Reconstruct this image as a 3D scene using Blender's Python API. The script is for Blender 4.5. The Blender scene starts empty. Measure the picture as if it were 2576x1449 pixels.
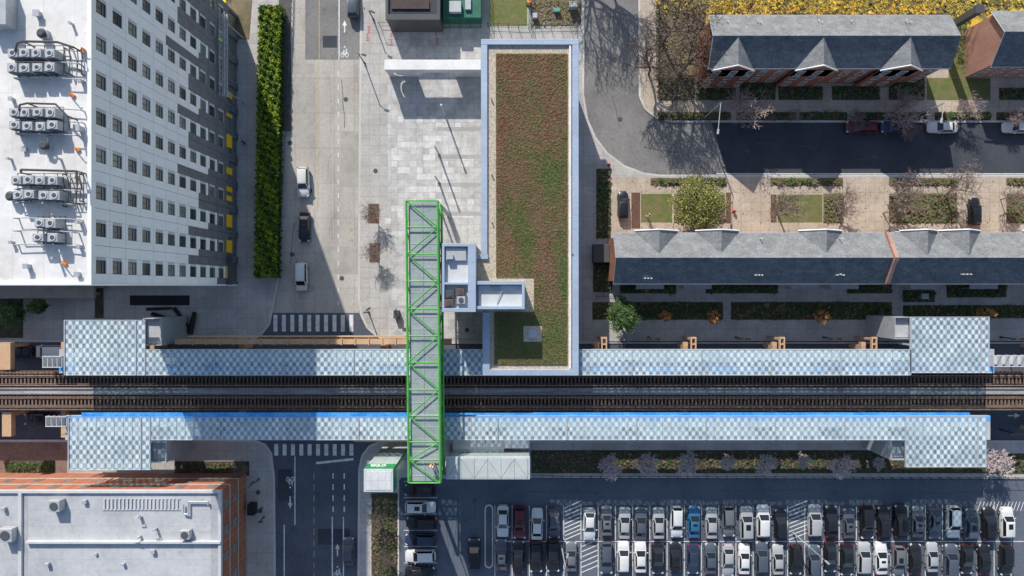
import bpy, math, random
from mathutils import Vector, Matrix
random.seed(7)
R=random.random
def U(a,b): return a+(b-a)*R()
S=0.0625; CH=107.33
def P(px,py,z=0.0):
    k=S*(CH-z)/CH
    return ((px-1288)*k,(724.5-py)*k)
scene=bpy.context.scene
col=bpy.data.collections.new("Scene_Objects"); scene.collection.children.link(col)
# ------------------------------------------------------------ materials
MATS={}
def M(name,c,rough=.85,c2=None,scale=.35,fine=6,amt=.10,metal=0,brick=None,thr=(.38,.62),spec=.3,stretch=None,bump=0,stain=0):
    if name in MATS: return MATS[name]
    m=bpy.data.materials.new(name); m.use_nodes=True; nt=m.node_tree; N=nt.nodes; L=nt.links
    b=N['Principled BSDF']; b.inputs['Roughness'].default_value=rough; b.inputs['Metallic'].default_value=metal
    b.inputs['Specular IOR Level'].default_value=spec
    tc=N.new('ShaderNodeTexCoord'); vec=tc.outputs['Object']
    if stretch:
        mp=N.new('ShaderNodeMapping'); mp.inputs['Scale'].default_value=stretch; L.new(vec,mp.inputs[0]); v2=mp.outputs[0]
    else: v2=vec
    n1=N.new('ShaderNodeTexNoise'); n1.inputs['Scale'].default_value=scale; n1.inputs['Detail'].default_value=7; n1.inputs['Roughness'].default_value=.6
    L.new(v2,n1.inputs['Vector'])
    mr=N.new('ShaderNodeMapRange'); mr.inputs[1].default_value=thr[0]; mr.inputs[2].default_value=thr[1]; L.new(n1.outputs[0],mr.inputs[0])
    mx=N.new('ShaderNodeMixRGB'); L.new(mr.outputs[0],mx.inputs[0])
    if c2 is None: c2=tuple(x*(1-amt*1.4) for x in c)
    mx.inputs[1].default_value=(*c,1); mx.inputs[2].default_value=(*c2,1)
    n2=N.new('ShaderNodeTexNoise'); n2.inputs['Scale'].default_value=fine; n2.inputs['Detail'].default_value=4; L.new(vec,n2.inputs['Vector'])
    m2=N.new('ShaderNodeMapRange'); m2.inputs[1].default_value=.3; m2.inputs[2].default_value=.7; m2.inputs[3].default_value=1-amt; m2.inputs[4].default_value=1+amt
    L.new(n2.outputs[0],m2.inputs[0])
    sc=N.new('ShaderNodeVectorMath'); sc.operation='SCALE'; L.new(mx.outputs[0],sc.inputs[0]); L.new(m2.outputs[0],sc.inputs['Scale'])
    out=sc.outputs[0]
    if stain:
        n3=N.new('ShaderNodeTexNoise'); n3.inputs['Scale'].default_value=.9; n3.inputs['Detail'].default_value=9; n3.inputs['Roughness'].default_value=.7; n3.inputs['Distortion'].default_value=.6; L.new(v2,n3.inputs['Vector'])
        m3=N.new('ShaderNodeMapRange'); m3.inputs[1].default_value=.54; m3.inputs[2].default_value=.66; m3.inputs[3].default_value=1; m3.inputs[4].default_value=1-stain; L.new(n3.outputs[0],m3.inputs[0])
        s3=N.new('ShaderNodeVectorMath'); s3.operation='SCALE'; L.new(out,s3.inputs[0]); L.new(m3.outputs[0],s3.inputs['Scale']); out=s3.outputs[0]
    if brick:
        bw,bh,ms,off,dark,var=brick
        bt=N.new('ShaderNodeTexBrick'); bt.offset=off; bt.inputs['Scale'].default_value=1
        bt.inputs['Brick Width'].default_value=bw; bt.inputs['Row Height'].default_value=bh; bt.inputs['Mortar Size'].default_value=ms
        bt.inputs['Color1'].default_value=(1,1,1,1); bt.inputs['Color2'].default_value=(1-var,1-var,1-var,1); bt.inputs['Mortar'].default_value=(dark,dark,dark,1)
        L.new(vec,bt.inputs['Vector'])
        mm=N.new('ShaderNodeMixRGB'); mm.blend_type='MULTIPLY'; mm.inputs[0].default_value=1; L.new(out,mm.inputs[1]); L.new(bt.outputs[0],mm.inputs[2]); out=mm.outputs[0]
    L.new(out,b.inputs['Base Color'])
    if bump:
        bp=N.new('ShaderNodeBump'); bp.inputs['Strength'].default_value=bump; bp.inputs['Distance'].default_value=.05; L.new(n2.outputs[0],bp.inputs['Height']); L.new(bp.outputs[0],b.inputs['Normal'])
    MATS[name]=m; return m
ASPH=M('asphalt_lot',(.095,.117,.152),.9,(.125,.145,.18),.12,3,.12,stain=.18)
ASPD=M('asphalt_new',(.050,.056,.070),.9,(.068,.075,.09),.2,4,.12,stain=.15)
ASPG=M('asphalt_worn',(.25,.24,.23),.9,(.185,.18,.175),.15,2.5,.12,stain=.18)
ASPM=M('asphalt_mid',(.118,.135,.165),.9,(.09,.103,.13),.2,3,.14,stain=.18)  # extra blue puts the tint of the street's shadow into the colour
CONR=M('road_concrete',(.55,.515,.465),.9,(.39,.36,.325),.22,2.2,.09,brick=(3.1,5.5,.05,0,.72,.12),stretch=(1,.25,1),thr=(.35,.7),stain=.18)
SIDE=M('sidewalk_concrete',(.54,.52,.49),.9,(.44,.42,.395),.25,3,.08,brick=(1.6,1.6,.045,0,.76,.08),stain=.13)
WARM=M('warm_concrete',(.58,.485,.385),.9,(.46,.385,.305),.3,3,.09,brick=(1.5,1.5,.045,0,.76,.08),stain=.16)
PLAZA=M('plaza_paving',(.63,.62,.60),.9,(.48,.47,.455),.45,2.5,.09,brick=(1.0,1.0,.05,0,.80,.13),stain=.14)
PBRK=M('brick_paving',(.30,.21,.17),.9,(.24,.17,.14),.5,4,.15,brick=(.6,.3,.03,.5,.7,.2))
GRND=M('ground_mix',(.25,.24,.22),.95,(.19,.18,.17),.05,1,.15)
KERB=M('kerb_concrete',(.62,.59,.55),.9)
WHT=M('road_paint_white',(.82,.82,.80),.7,(.5,.5,.49),1.5,6,.12,thr=(.42,.72))
YEL=M('road_paint_yellow',(.60,.44,.12),.7,(.42,.34,.18),1.5,6,.12)
REDP=M('utility_paint_red',(.60,.12,.08),.7,(.45,.2,.15),2)
LAWN=M('lawn_grass',(.12,.165,.045),.95,(.20,.17,.08),.9,9,.3)
BED=M('planting_bed',(.070,.062,.038),.95,(.11,.09,.06),1.2,9,.4)
MUL=M('mulch',(.17,.095,.07),.95,(.12,.07,.05),1.5,12,.3)
DIRT=M('autumn_dirt',(.215,.165,.11),.95,(.13,.125,.065),.6,7,.35)
YLW=M('yellow_leaf_litter',(.60,.42,.06),.95,(.16,.14,.06),.45,6,.35,thr=(.42,.58))
WROOF=M('white_roof_membrane',(.80,.79,.77),.75,(.66,.64,.61),.18,1.5,.05,brick=(3.2,30,.05,0,.88,.03),stain=.12)
GROOF=M('grey_roof_membrane',(.52,.53,.545),.8,(.42,.43,.445),.16,1.5,.06,brick=(30,2.4,.05,0,.88,.05),stain=.16)
GROOF2=M('plain_grey_roof',(.62,.63,.64),.8,(.54,.55,.56),.2,1.5,.05,stain=.1)
WPAN=M('white_facade_panel',(.88,.89,.90),.6,(.83,.84,.85),.3,3,.03)
GPAN=M('grey_facade_panel',(.15,.16,.18),.6,(.19,.20,.22),.8,4,.1,brick=(.3,.3,.03,0,.75,.1))
LPAN=M('light_grey_panel',(.58,.59,.61),.6)
YPAN=M('yellow_panel',(.90,.58,.03),.5)
GLS=M('window_glass',(.085,.105,.10),.12,(.15,.165,.155),.25,1,.1,spec=.8)
GLS2=M('window_glass_pale',(.19,.22,.205),.2,(.27,.29,.27),.6,1,.1,spec=.8)
GLS3=M('window_glass_deep',(.045,.06,.06),.1,spec=.8)
FRM=M('window_frame_dark',(.08,.085,.09),.5)
FRW=M('white_trim',(.80,.79,.77),.6)
DARK=M('dark_core',(.03,.03,.033),.9)
BRK=M('red_brick',(.42,.19,.12),.9,(.33,.15,.10),.5,10,.15,brick=(.5,.5,.03,.5,.8,.15))
BRKO=M('orange_brick',(.50,.20,.12),.9,(.40,.16,.10),.5,10,.12,brick=(.5,.5,.03,.5,.8,.15))
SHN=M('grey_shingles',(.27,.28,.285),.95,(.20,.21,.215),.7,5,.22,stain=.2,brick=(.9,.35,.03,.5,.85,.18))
SHD=M('shade_slope_shingles',(.155,.175,.20),.95,(.115,.133,.152),.7,5,.28,stain=.25,brick=(.9,.35,.03,.5,.82,.22))  # same shingles darkened, painting shade onto the slope turned from the sun
STL=M('blue_grey_metal',(.43,.51,.63),.45,(.38,.46,.57),.3,2,.04,metal=.2,brick=(60,1.9,.03,0,.8,.04))
GRV=M('roof_gravel',(.56,.49,.39),.95,(.42,.36,.28),3,9,.38,thr=(.4,.6))
SED=M('sedum_roof',(.175,.12,.065),.95,(.105,.125,.045),.22,4,.35,thr=(.44,.62),stretch=(1.3,.7,1),bump=.5)
GRN=M('green_painted_steel',(.075,.37,.06),.45,(.11,.44,.09),1,6,.10)
GRNS=M('green_sign',(.02,.27,.10),.4)
BRF=M('bridge_roof_glass',(.29,.35,.34),.4,(.36,.41,.40),.3,3,.08,brick=(30,.9,.03,0,.84,.04),spec=.4,stain=.14)
GRY=M('grey_metal',(.47,.49,.51),.5,(.40,.42,.44),.8,5,.08,metal=.2)
DGM=M('dark_metal',(.09,.095,.10),.5)
BLK=M('black_metal',(.025,.025,.028),.45)
TAN=M('tan_painted_steel',(.62,.40,.24),.6,(.52,.33,.19),.7,5,.12)
TIE=M('timber_ties',(.145,.098,.075),.9,(.22,.155,.12),1.5,5,.32)
RAIL=M('rail_steel',(.44,.33,.27),.5,(.33,.23,.18),1,5,.1,metal=.3)
RUST=M('rusty_girder',(.16,.10,.075),.8,(.11,.07,.055),.5)
WALK=M('track_walkway',(.40,.41,.42),.85,(.28,.29,.30),.6,5,.25,stretch=(.3,1,1),stain=.35)
PLT=M('platform_concrete',(.50,.51,.52),.85,(.40,.41,.42),.4,4,.1)
BLU=M('platform_blue',(.03,.26,.72),.5,(.10,.40,.78),.6,4,.2)
GLP=M('pale_green_glass',(.52,.60,.58),.25,(.44,.52,.50),.4,2,.06,brick=(1.6,1.6,.05,0,.75,.06),spec=.6)
BARK=M('tree_bark',(.20,.16,.135),.95,(.13,.11,.095),3,9,.2)
TWG=M('tree_twigs',(.30,.235,.20),.95,(.22,.17,.145),2,5,.15)
TWP=M('pale_twigs',(.46,.35,.32),.95,(.34,.26,.24),2,5,.15)
TWS=M('silvery_twigs',(.68,.58,.57),.95,(.52,.44,.44),2,5,.15)
TWD=M('dark_twigs',(.14,.11,.09),.95)
LG1=M('leaf_green',(.09,.16,.045),.8,(.12,.20,.06),3); LG2=M('leaf_deep_green',(.05,.095,.028),.8); LY1=M('leaf_yellow_green',(.33,.32,.08),.8,(.25,.26,.07),3)
LY2=M('leaf_olive',(.16,.165,.05),.8); LO1=M('leaf_orange',(.62,.27,.07),.8,(.48,.19,.05),3); LO2=M('leaf_rust',(.27,.15,.075),.8); LGOLD=M('leaf_gold',(.80,.54,.06),.8,(.60,.38,.05),3)
LBR=M('leaf_dull_brown',(.20,.145,.09),.9)
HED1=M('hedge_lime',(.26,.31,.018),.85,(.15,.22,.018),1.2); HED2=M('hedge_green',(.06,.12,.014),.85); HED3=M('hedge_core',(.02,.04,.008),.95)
RUB=M('tyre_rubber',(.018,.018,.018),.9); CGL=M('car_glass',(.012,.015,.018),.08,spec=.8); HLT=M('headlight_lens',(.7,.72,.74),.15); TLT=M('tail_light_lens',(.35,.02,.02),.25)
ORG=M('safety_orange',(.80,.26,.04),.6); LIME=M('safety_lime',(.35,.75,.08),.7); SKIN=M('skin',(.48,.29,.2),.6); HAIR=M('hair_brown',(.05,.03,.02),.8); JEAN=M('denim',(.05,.07,.13),.8); WSH=M('white_shirt',(.75,.66,.66),.8); HELM=M('hard_hat',(.75,.75,.7),.4)
REDH=M('hydrant_red',(.55,.04,.03),.5)
def canopy_mat():
    m=bpy.data.materials.new('patterned_canopy_glass'); m.use_nodes=True; nt=m.node_tree; N=nt.nodes; L=nt.links
    b=N['Principled BSDF']; b.inputs['Roughness'].default_value=.3
    tc=N.new('ShaderNodeTexCoord')
    def mul(a,bv,op='MULTIPLY',c=None):
        w=N.new('ShaderNodeMath'); w.operation=op
        for i,x in enumerate((a,bv,c)):
            if x is None: continue
            if isinstance(x,(int,float)): w.inputs[i].default_value=x
            else: L.new(x,w.inputs[i])
        return w.outputs[0]
    sp=N.new('ShaderNodeSeparateXYZ'); L.new(tc.outputs['Object'],sp.inputs[0])
    sx=mul(mul(sp.outputs[0],math.pi/.50),0,'SINE'); sy=mul(mul(sp.outputs[1],math.pi/.66),0,'SINE')
    pr=mul(sx,sy)
    cl=N.new('ShaderNodeMapRange'); cl.inputs[1].default_value=-.45; cl.inputs[2].default_value=.45; L.new(pr,cl.inputs[0])
    n=N.new('ShaderNodeTexNoise'); n.inputs['Scale'].default_value=.28; n.inputs['Detail'].default_value=4; L.new(tc.outputs['Object'],n.inputs[0])
    a=N.new('ShaderNodeMapRange'); a.inputs[1].default_value=.33; a.inputs[2].default_value=.67; a.inputs[3].default_value=.12; a.inputs[4].default_value=.60; L.new(n.outputs[0],a.inputs[0])
    n2=N.new('ShaderNodeTexNoise'); n2.inputs['Scale'].default_value=.8; n2.inputs['Detail'].default_value=6; n2.inputs['Roughness'].default_value=.65; L.new(tc.outputs['Object'],n2.inputs[0])
    mix=mul(cl.outputs[0],a.outputs[0]); base=mul(n2.outputs[0],.75,'MULTIPLY_ADD',-.08)
    fac=mul(mix,base,'ADD'); fac=mul(mul(fac,0.95,'MINIMUM'),.06,'MAXIMUM')
    mc=N.new('ShaderNodeMixRGB'); L.new(cl.outputs[0],mc.inputs[0]); mc.inputs[1].default_value=(.44,.54,.58,1); mc.inputs[2].default_value=(.76,.83,.85,1); L.new(mc.outputs[0],b.inputs['Base Color'])
    t=N.new('ShaderNodeBsdfTransparent'); t.inputs[0].default_value=(.82,.93,.98,1)
    mx=N.new('ShaderNodeMixShader'); L.new(fac,mx.inputs[0]); L.new(t.outputs[0],mx.inputs[1]); L.new(b.outputs[0],mx.inputs[2])
    L.new(mx.outputs[0],N['Material Output'].inputs[0]); return m
CAN=canopy_mat()
# ------------------------------------------------------------ mesh builder
class MB:
    def __init__(s): s.v=[];s.f=[];s.m=[]
    def add(s,vs,fs,mi=0):
        b=len(s.v); s.v+=[tuple(v) for v in vs]
        for f in fs: s.f.append([b+i for i in f]); s.m.append(mi)
    def box(s,x0,x1,y0,y1,z0,z1,mi=0):
        if x0>x1:x0,x1=x1,x0
        if y0>y1:y0,y1=y1,y0
        s.add([(x0,y0,z0),(x1,y0,z0),(x1,y1,z0),(x0,y1,z0),(x0,y0,z1),(x1,y0,z1),(x1,y1,z1),(x0,y1,z1)],
              [(0,3,2,1),(4,5,6,7),(0,1,5,4),(1,2,6,5),(2,3,7,6),(3,0,4,7)],mi)
    def pbox(s,a,b,c,d,z0,z1,mi=0,zr=None):
        zr=z1 if zr is None else zr
        x0,y0=P(a,c,zr); x1,y1=P(b,d,zr); s.box(x0,x1,y0,y1,z0,z1,mi)
    def rbox(s,cx,cy,z0,lx,ly,lz,ang=0,mi=0):
        c,n=math.cos(ang),math.sin(ang); vs=[]
        for z in (z0,z0+lz):
            for dx,dy in ((-lx/2,-ly/2),(lx/2,-ly/2),(lx/2,ly/2),(-lx/2,ly/2)): vs.append((cx+dx*c-dy*n,cy+dx*n+dy*c,z))
        s.add(vs,[(0,3,2,1),(4,5,6,7),(0,1,5,4),(1,2,6,5),(2,3,7,6),(3,0,4,7)],mi)
    def prism(s,poly,z0,z1,mi=0,mt=None):
        a=sum(poly[i-1][0]*poly[i][1]-poly[i][0]*poly[i-1][1] for i in range(len(poly)))
        if a<0: poly=poly[::-1]
        n=len(poly); vs=[(x,y,z0) for x,y in poly]+[(x,y,z1) for x,y in poly]
        s.add(vs,[tuple(range(n-1,-1,-1))]+[(i,(i+1)%n,(i+1)%n+n,i+n) for i in range(n)],mi)
        b=len(s.v)-2*n; s.f.append([b+n+i for i in range(n)]); s.m.append(mi if mt is None else mt)
    def sheet(s,poly,z,mi=0):
        a=sum(poly[i-1][0]*poly[i][1]-poly[i][0]*poly[i-1][1] for i in range(len(poly)))
        if a<0: poly=poly[::-1]
        s.add([(x,y,z) for x,y in poly],[tuple(range(len(poly)))],mi)
    def psheet(s,a,b,c,d,z,mi=0):
        s.sheet([P(a,c),P(b,c),P(b,d),P(a,d)],z,mi)
    def stroke(s,pts,w,z,mi=0):
        for p,q in zip(pts,pts[1:]):
            dx,dy=q[0]-p[0],q[1]-p[1]; l=math.hypot(dx,dy) or 1; nx,ny=-dy/l*w/2,dx/l*w/2
            s.sheet([(p[0]+nx,p[1]+ny),(p[0]-nx,p[1]-ny),(q[0]-nx,q[1]-ny),(q[0]+nx,q[1]+ny)],z,mi)
    def tube(s,p,q,r1,r2=None,n=5,mi=0,cap=False):
        r2=r1 if r2 is None else r2; p=Vector(p);q=Vector(q);d=(q-p)
        if d.length<1e-5:return
        d.normalize(); u=d.orthogonal().normalized(); w=d.cross(u); vs=[]
        for c,r in ((p,r1),(q,r2)):
            for i in range(n):
                t=2*math.pi*i/n+math.pi/n; vs.append(c+u*math.cos(t)*r+w*math.sin(t)*r)
        fs=[(i,(i+1)%n,(i+1)%n+n,i+n) for i in range(n)]
        if cap: fs+= [tuple(range(n-1,-1,-1)),tuple(range(n,2*n))]
        s.add(vs,fs,mi)
    def cyl(s,cx,cy,z0,z1,r,n=12,mi=0,r2=None): s.tube((cx,cy,z0),(cx,cy,z1),r,r2,n,mi,True)
    def ball(s,cx,cy,cz,r,n=8,mi=0,sz=1):
        vs=[];fs=[];k=n//2
        for j in range(k+1):
            ph=math.pi*j/k
            for i in range(n): vs.append((cx+r*math.sin(ph)*math.cos(2*math.pi*i/n),cy+r*math.sin(ph)*math.sin(2*math.pi*i/n),cz+r*sz*math.cos(ph)))
        for j in range(k):
            for i in range(n): fs.append((j*n+i,(j+1)*n+i,(j+1)*n+(i+1)%n,j*n+(i+1)%n))
        s.add(vs,fs,mi)
ORGN={}
def mesh_of(name,mb,mats,o=(0,0,0),smooth=False):
    me=bpy.data.meshes.new(name); me.from_pydata([(x-o[0],y-o[1],z-o[2]) for x,y,z in mb.v],[],mb.f)
    for m in (mats if isinstance(mats,(list,tuple)) else [mats]): me.materials.append(m)
    me.polygons.foreach_set('material_index',mb.m)
    if smooth:
        me.polygons.foreach_set('use_smooth',[True]*len(me.polygons)); me.update()
        try: me.set_sharp_from_angle(angle=math.radians(40))
        except Exception: pass
    me.update(); return me
def mk(name,mb,mats,parent=None,label=None,cat=None,group=None,kind=None,smooth=False,bevel=0):
    if parent is not None: o=ORGN[parent.name]
    elif kind=='structure': o=(0,0,0)
    else:
        xs=[v[0] for v in mb.v];ys=[v[1] for v in mb.v];zs=[v[2] for v in mb.v]
        o=((min(xs)+max(xs))/2,(min(ys)+max(ys))/2,min(zs))
    ob=bpy.data.objects.new(name,mesh_of(name,mb,mats,o,smooth)); col.objects.link(ob)
    if parent is not None: ob.parent=parent
    else: ob.location=o
    ORGN[ob.name]=o
    if label: ob['label']=label
    if cat: ob['category']=cat
    if group: ob['group']=group
    if kind: ob['kind']=kind
    if bevel:
        b=ob.modifiers.new('bevel','BEVEL'); b.width=bevel; b.segments=1; b.limit_method='ANGLE'
    return ob
def thing(name,label,cat,loc,group=None):
    e=bpy.data.objects.new(name,None); e.empty_display_size=.5; col.objects.link(e); e.location=(loc[0],loc[1],loc[2] if len(loc)>2 else 0)
    e['label']=label; e['category']=cat
    if group: e['group']=group
    ORGN[e.name]=tuple(e.location); return e
def dup(root,loc,rot=0,sc=(1,1,1),label=None):
    n=root.copy(); col.objects.link(n); n.location=loc; n.rotation_euler=(0,0,rot); n.scale=sc
    if label: n['label']=label
    ORGN[n.name]=tuple(loc)
    def rec(a,b):
        for c in a.children:
            k=c.copy(); col.objects.link(k); k.parent=b; rec(c,k)
    rec(root,n); return n
def struct(name,mb,mats,label,cat): return mk(name,mb,mats,label=label,cat=cat,kind='structure')
def pp(l,z=0): return [P(a,b,z) for a,b in l]
# ------------------------------------------------------------ ground, roads, slabs
mb=MB(); mb.sheet([(-700,-700),(700,-700),(700,700),(-700,700)],0); struct('ground',mb,GRND,'wide city ground stretching away under the streets','ground')
mb=MB(); mb.sheet(pp([(738,-400),(735,150),(716,350),(702,700),(655,789),(655,860),(960,860),(960,845),(903,789),(905,300),(913,-400)]),.004)
struct('concrete_road',mb,CONR,'worn pale concrete avenue beside the station plaza','road')
mb=MB(); mb.sheet(pp([(768,-400),(768,150),(911,150),(911,-400)]),.009); struct('asphalt_patch',mb,ASPG,'grey asphalt section of the avenue','road')
mb=MB(); mb.sheet(pp([(-900,790),(680,787),(905,787),(3400,862),(3400,1113),(905,1113),(640,1113),(-900,1113)]),.0085)
struct('street_under_tracks',mb,ASPM,'dark asphalt street running below the elevated tracks','road')
mb=MB(); mb.sheet(pp([(640,1113),(965,1113),(905,1180),(896,2200),(700,2200),(690,1180)]),.004); struct('asphalt_road',mb,ASPM,'dark asphalt avenue past the parking lot','road')
curv=[(1470,-400),(1468,240),(1478,300),(1498,345),(1528,385),(1570,417),(1620,436),(1660,441),(3400,441),(3400,307),(1690,307),(1650,298),(1622,275),(1608,245),(1605,-400)]
mb=MB(); mb.sheet(pp(curv),.004); struct('curved_street',mb,ASPG,'grey asphalt side street curving around the corner','road')
mb=MB(); mb.sheet(pp([(1790,308),(1830,440),(3400,440),(3400,308)]),.009); struct('new_asphalt_and_shade',mb,ASPD,'fresh asphalt darkened by painted house shade along the townhouse street','road')  # dark sheet also paints the townhouse row's shadow over the newer asphalt
mb=MB(); mb.sheet(pp([(1003,1199),(3400,1204),(3400,2400),(1003,2400)]),.006); struct('parking_lot',mb,ASPH,'dark blue-grey asphalt parking lot full of cars','parking lot')
def slab(poly,label,mat=SIDE,name='sidewalk'):
    mb=MB(); mb.prism(pp(poly),-.05,.12); struct(name,mb,mat,label,'sidewalk')
    k=MB(); q=pp(poly)
    for a,b in zip(q,q[1:]): 
        if max(abs(a[0]-b[0]),abs(a[1]-b[1]))<220: k.stroke([a,b],.32,.1262)
    struct('kerb',k,KERB,'pale concrete kerb edging the sidewalk','kerb')
slab([(913,-400),(906,300),(903,750),(908,790),(925,825),(950,847),(985,858),(1020,862),(3400,862),(3400,442),(1660,442),(1620,437),(1570,418),(1527,386),(1497,346),(1477,301),(1467,240),(1469,-400)],'pale concrete sidewalk and plaza around the station')
slab([(1606,-400),(1609,244),(1623,274),(1651,297),(1690,306),(3400,306),(3400,-400)],'concrete pavement in front of brick townhouses',WARM)
slab([(-900,1108),(640,1108),(668,1118),(683,1140),(690,1200),(699,2200),(-900,2200)],'concrete pavement beside the brick commercial building')
slab([(897,2200),(904,1180),(912,1145),(930,1122),(960,1110),(3400,1110),(3400,1203),(1002,1198),(1002,2200)],'narrow concrete pavement beside the parking lot')
slab([(-900,858),(620,858),(655,845),(678,815),(685,780),(701,700),(715,350),(734,150),(737,-400),(-900,-400)],'grey concrete pavement below the white apartment building')
mb=MB(); mb.sheet(pp([(975,72),(1212,72),(1212,850),(978,850)]),.134); struct('plaza',mb,PLAZA,'light grey gridded plaza paving by the station','plaza')
mb=MB(); mb.sheet(pp([(1532,446),(3400,446),(3400,592),(1526,592)]),.134); struct('driveway',mb,WARM,'warm beige concrete forecourt before the townhouses','driveway')
mb=MB(); mb.sheet(pp([(-100,1112),(170,1112),(170,1192),(-100,1192)]),.134); struct('brick_pavement',mb,PBRK,'brown brick pavement under the track end','pavement')
mb=MB(); mb.sheet(pp([(566,-60),(640,-60),(628,100),(598,100)]),.134); struct('dirt_patch',mb,DIRT,'bare brown dirt beside the building site','dirt')
mb=MB()
for y in (325,395,465,538): mb.psheet(1100,1212,y-5,y+5,.140)
struct('paving_band',mb,M('band_grey',(.42,.42,.41),.9),'darker stone bands set in the plaza paving','paving')
# odd-toned pavers scattered in plaza
mb=MB(); random.seed(31)
for i in range(70):
    gx=math.floor(U(-19.4,-6))+0.03; gy=math.floor(U(8,27))+.03; w=random.choice([.94,.94,1.94]); mb.sheet([(gx,gy),(gx+w,gy),(gx+w,gy+.94),(gx,gy+.94)],.1365+i*.00003)
struct('replaced_paver',mb,M('pale_paver',(.70,.69,.67),.9,(.56,.55,.53),.8,3,.08),'paler replacement pavers scattered over the plaza','paving')
def patch(name,rects,mat,label,z=.142,cat='planting'):
    for r in rects:
        mb=MB(); mb.psheet(*r,z); struct(name,mb,mat,label,cat)
bedA=[(1655,1745,197,252),(1750,1850,222,252),(1860,1950,197,252),(1958,2068,218,252),(2092,2211,218,252),(2235,2325,197,252),(2512,2700,222,252),(1655,1838,283,303),(1852,2000,283,303),(2010,2130,283,303),(2150,2330,283,303),(2350,2490,283,303),(2505,2700,283,303)]
patch('flower_bed',bedA,BED,'dark planting bed in front of brick townhouses')
patch('lawn',[(2330,2490,197,252),(2385,2432,60,196),(1612,1690,488,560),(1955,2068,490,560),(1232,1326,-60,66)],LAWN,'patch of green lawn with fallen leaves',cat='lawn')
patch('leaf_litter',[(1650,3000,-200,90)],YLW,'ground covered with bright yellow fallen leaves',.138,cat='leaves')
patch('dirt_bed',[(1650,1775,5,196)],DIRT,'bare brown ground beneath leafless trees',.146)
patch('dirt_bed',[(1336,1462,-60,66)],DIRT,'gravelly dirt yard with construction debris',.146)
bedB=[(1636,1826,448,468),(1937,2120,448,468),(2235,2410,448,468),(2530,2700,448,468),(1695,1823,487,562),(2070,2120,487,562),(2235,2405,487,562),(2530,2700,487,562)]
patch('flower_bed',bedB,DIRT,'autumn planting bed in a beige forecourt')
patch('mulch_bed',[(1588,1610,485,575),(1825,1838,485,562),(1938,1953,490,560)],MUL,'strip of red-brown mulch by the lawn',.147)
bedC=[(1500,1536,425,600),(1492,1540,640,735),(1775,1955,717,738),(1560,1700,717,738),(2130,2242,717,738),(2270,2350,730,760),(1490,1818,760,804),(1838,2242,760,804),(2380,2530,717,748),(2270,2700,768,800)]
patch('flower_bed',bedC,BED,'shaded dark bed behind the brick townhouses')
patch('flower_bed',[(1336,2489,1132,1190),(2490,2700,1140,1192),(440,628,1160,1196),(15,140,1158,1188),(935,1000,1240,1500)],BED,'dark planted strip beside pavement')
patch('planter_bed',[(927,954,513,562),(930,956,612,660)],MUL,'square mulch tree pit in the plaza sidewalk')
patch('planter_bed',[(328,478,743,768)],DARK,'dark sunken planter in the shaded forecourt')
patch('planter_bed',[(240,262,725,800),(0,60,752,850)],BED,'dark planted strip by the apartment entrance')
patch('dark_strip',[(702,733,-60,330)],M('ditch',(.12,.115,.11),.9,(.08,.08,.075),1),'dark recessed strip between hedge and avenue',.14)
def tufts(name,rects,n,mats,label,size=.16,h=.35,z=.14):
    mb=MB(); ar=[abs((r[1]-r[0])*(r[3]-r[2])) for r in rects]; T=sum(ar)
    for r,a in zip(rects,ar):
        for i in range(int(n*a/T)):
            x,y=P(U(r[0]+2,r[1]-2),U(r[2]+2,r[3]-2)); zz=z+h*R()*R(); s=size*U(.5,1.5); t=U(0,6.3); ti=U(-.5,.5)
            c,sn=math.cos(t)*s,math.sin(t)*s
            mb.add([(x-c,y-sn,zz),(x+sn,y-c,zz+ti*s),(x+c,y+sn,zz),(x-sn,y+c,zz-ti*s*.2)],[(0,1,2,3)],random.randrange(len(mats)))
    mk(name,mb,mats,label=label,cat='ground cover',kind='stuff')
vis=lambda rs:[(max(a,0),min(b,2600),max(c,-10),min(d,1470)) for a,b,c,d in rs if a<2600]
tufts('ground_cover',vis(bedA),5000,[LG2,BED,LBR,BED,LG1],'low shrubs and fallen leaves in townhouse beds',.18,.6)
tufts('ground_cover',vis(bedB),4500,[LY2,DIRT,LBR,LG1,LBR],'dry autumn perennials in forecourt beds',.18,.5)
tufts('ground_cover',vis(bedC),7000,[LG2,LG2,LBR,BED],'dark evergreen ground cover in shaded beds',.2,.6)
tufts('ground_cover',[(1336,2490,1134,1188),(2490,2600,1142,1190),(440,628,1162,1194),(15,140,1160,1186),(935,1000,1240,1450)],9000,[LG2,BED,BED,LBR],'dark ground cover in the roadside strip',.2,.3)
tufts('fallen_leaves',[(1650,2600,-10,38),(2400,2440,0,60)],2500,[LGOLD,LY1,LY2,LBR],'thick yellow fallen leaves behind the townhouses',.25,.4)
tufts('fallen_leaves',[(1650,1775,0,250),(1336,1460,0,66)],2500,[DIRT,LBR,TWG,LY2],'brown leaf debris on bare ground',.16,.3)
tufts('fallen_leaves',[(1560,2580,450,585)],500,[LY1,LBR,LO2],'scattered fallen leaves over the beige forecourt',.09,.02)
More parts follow.
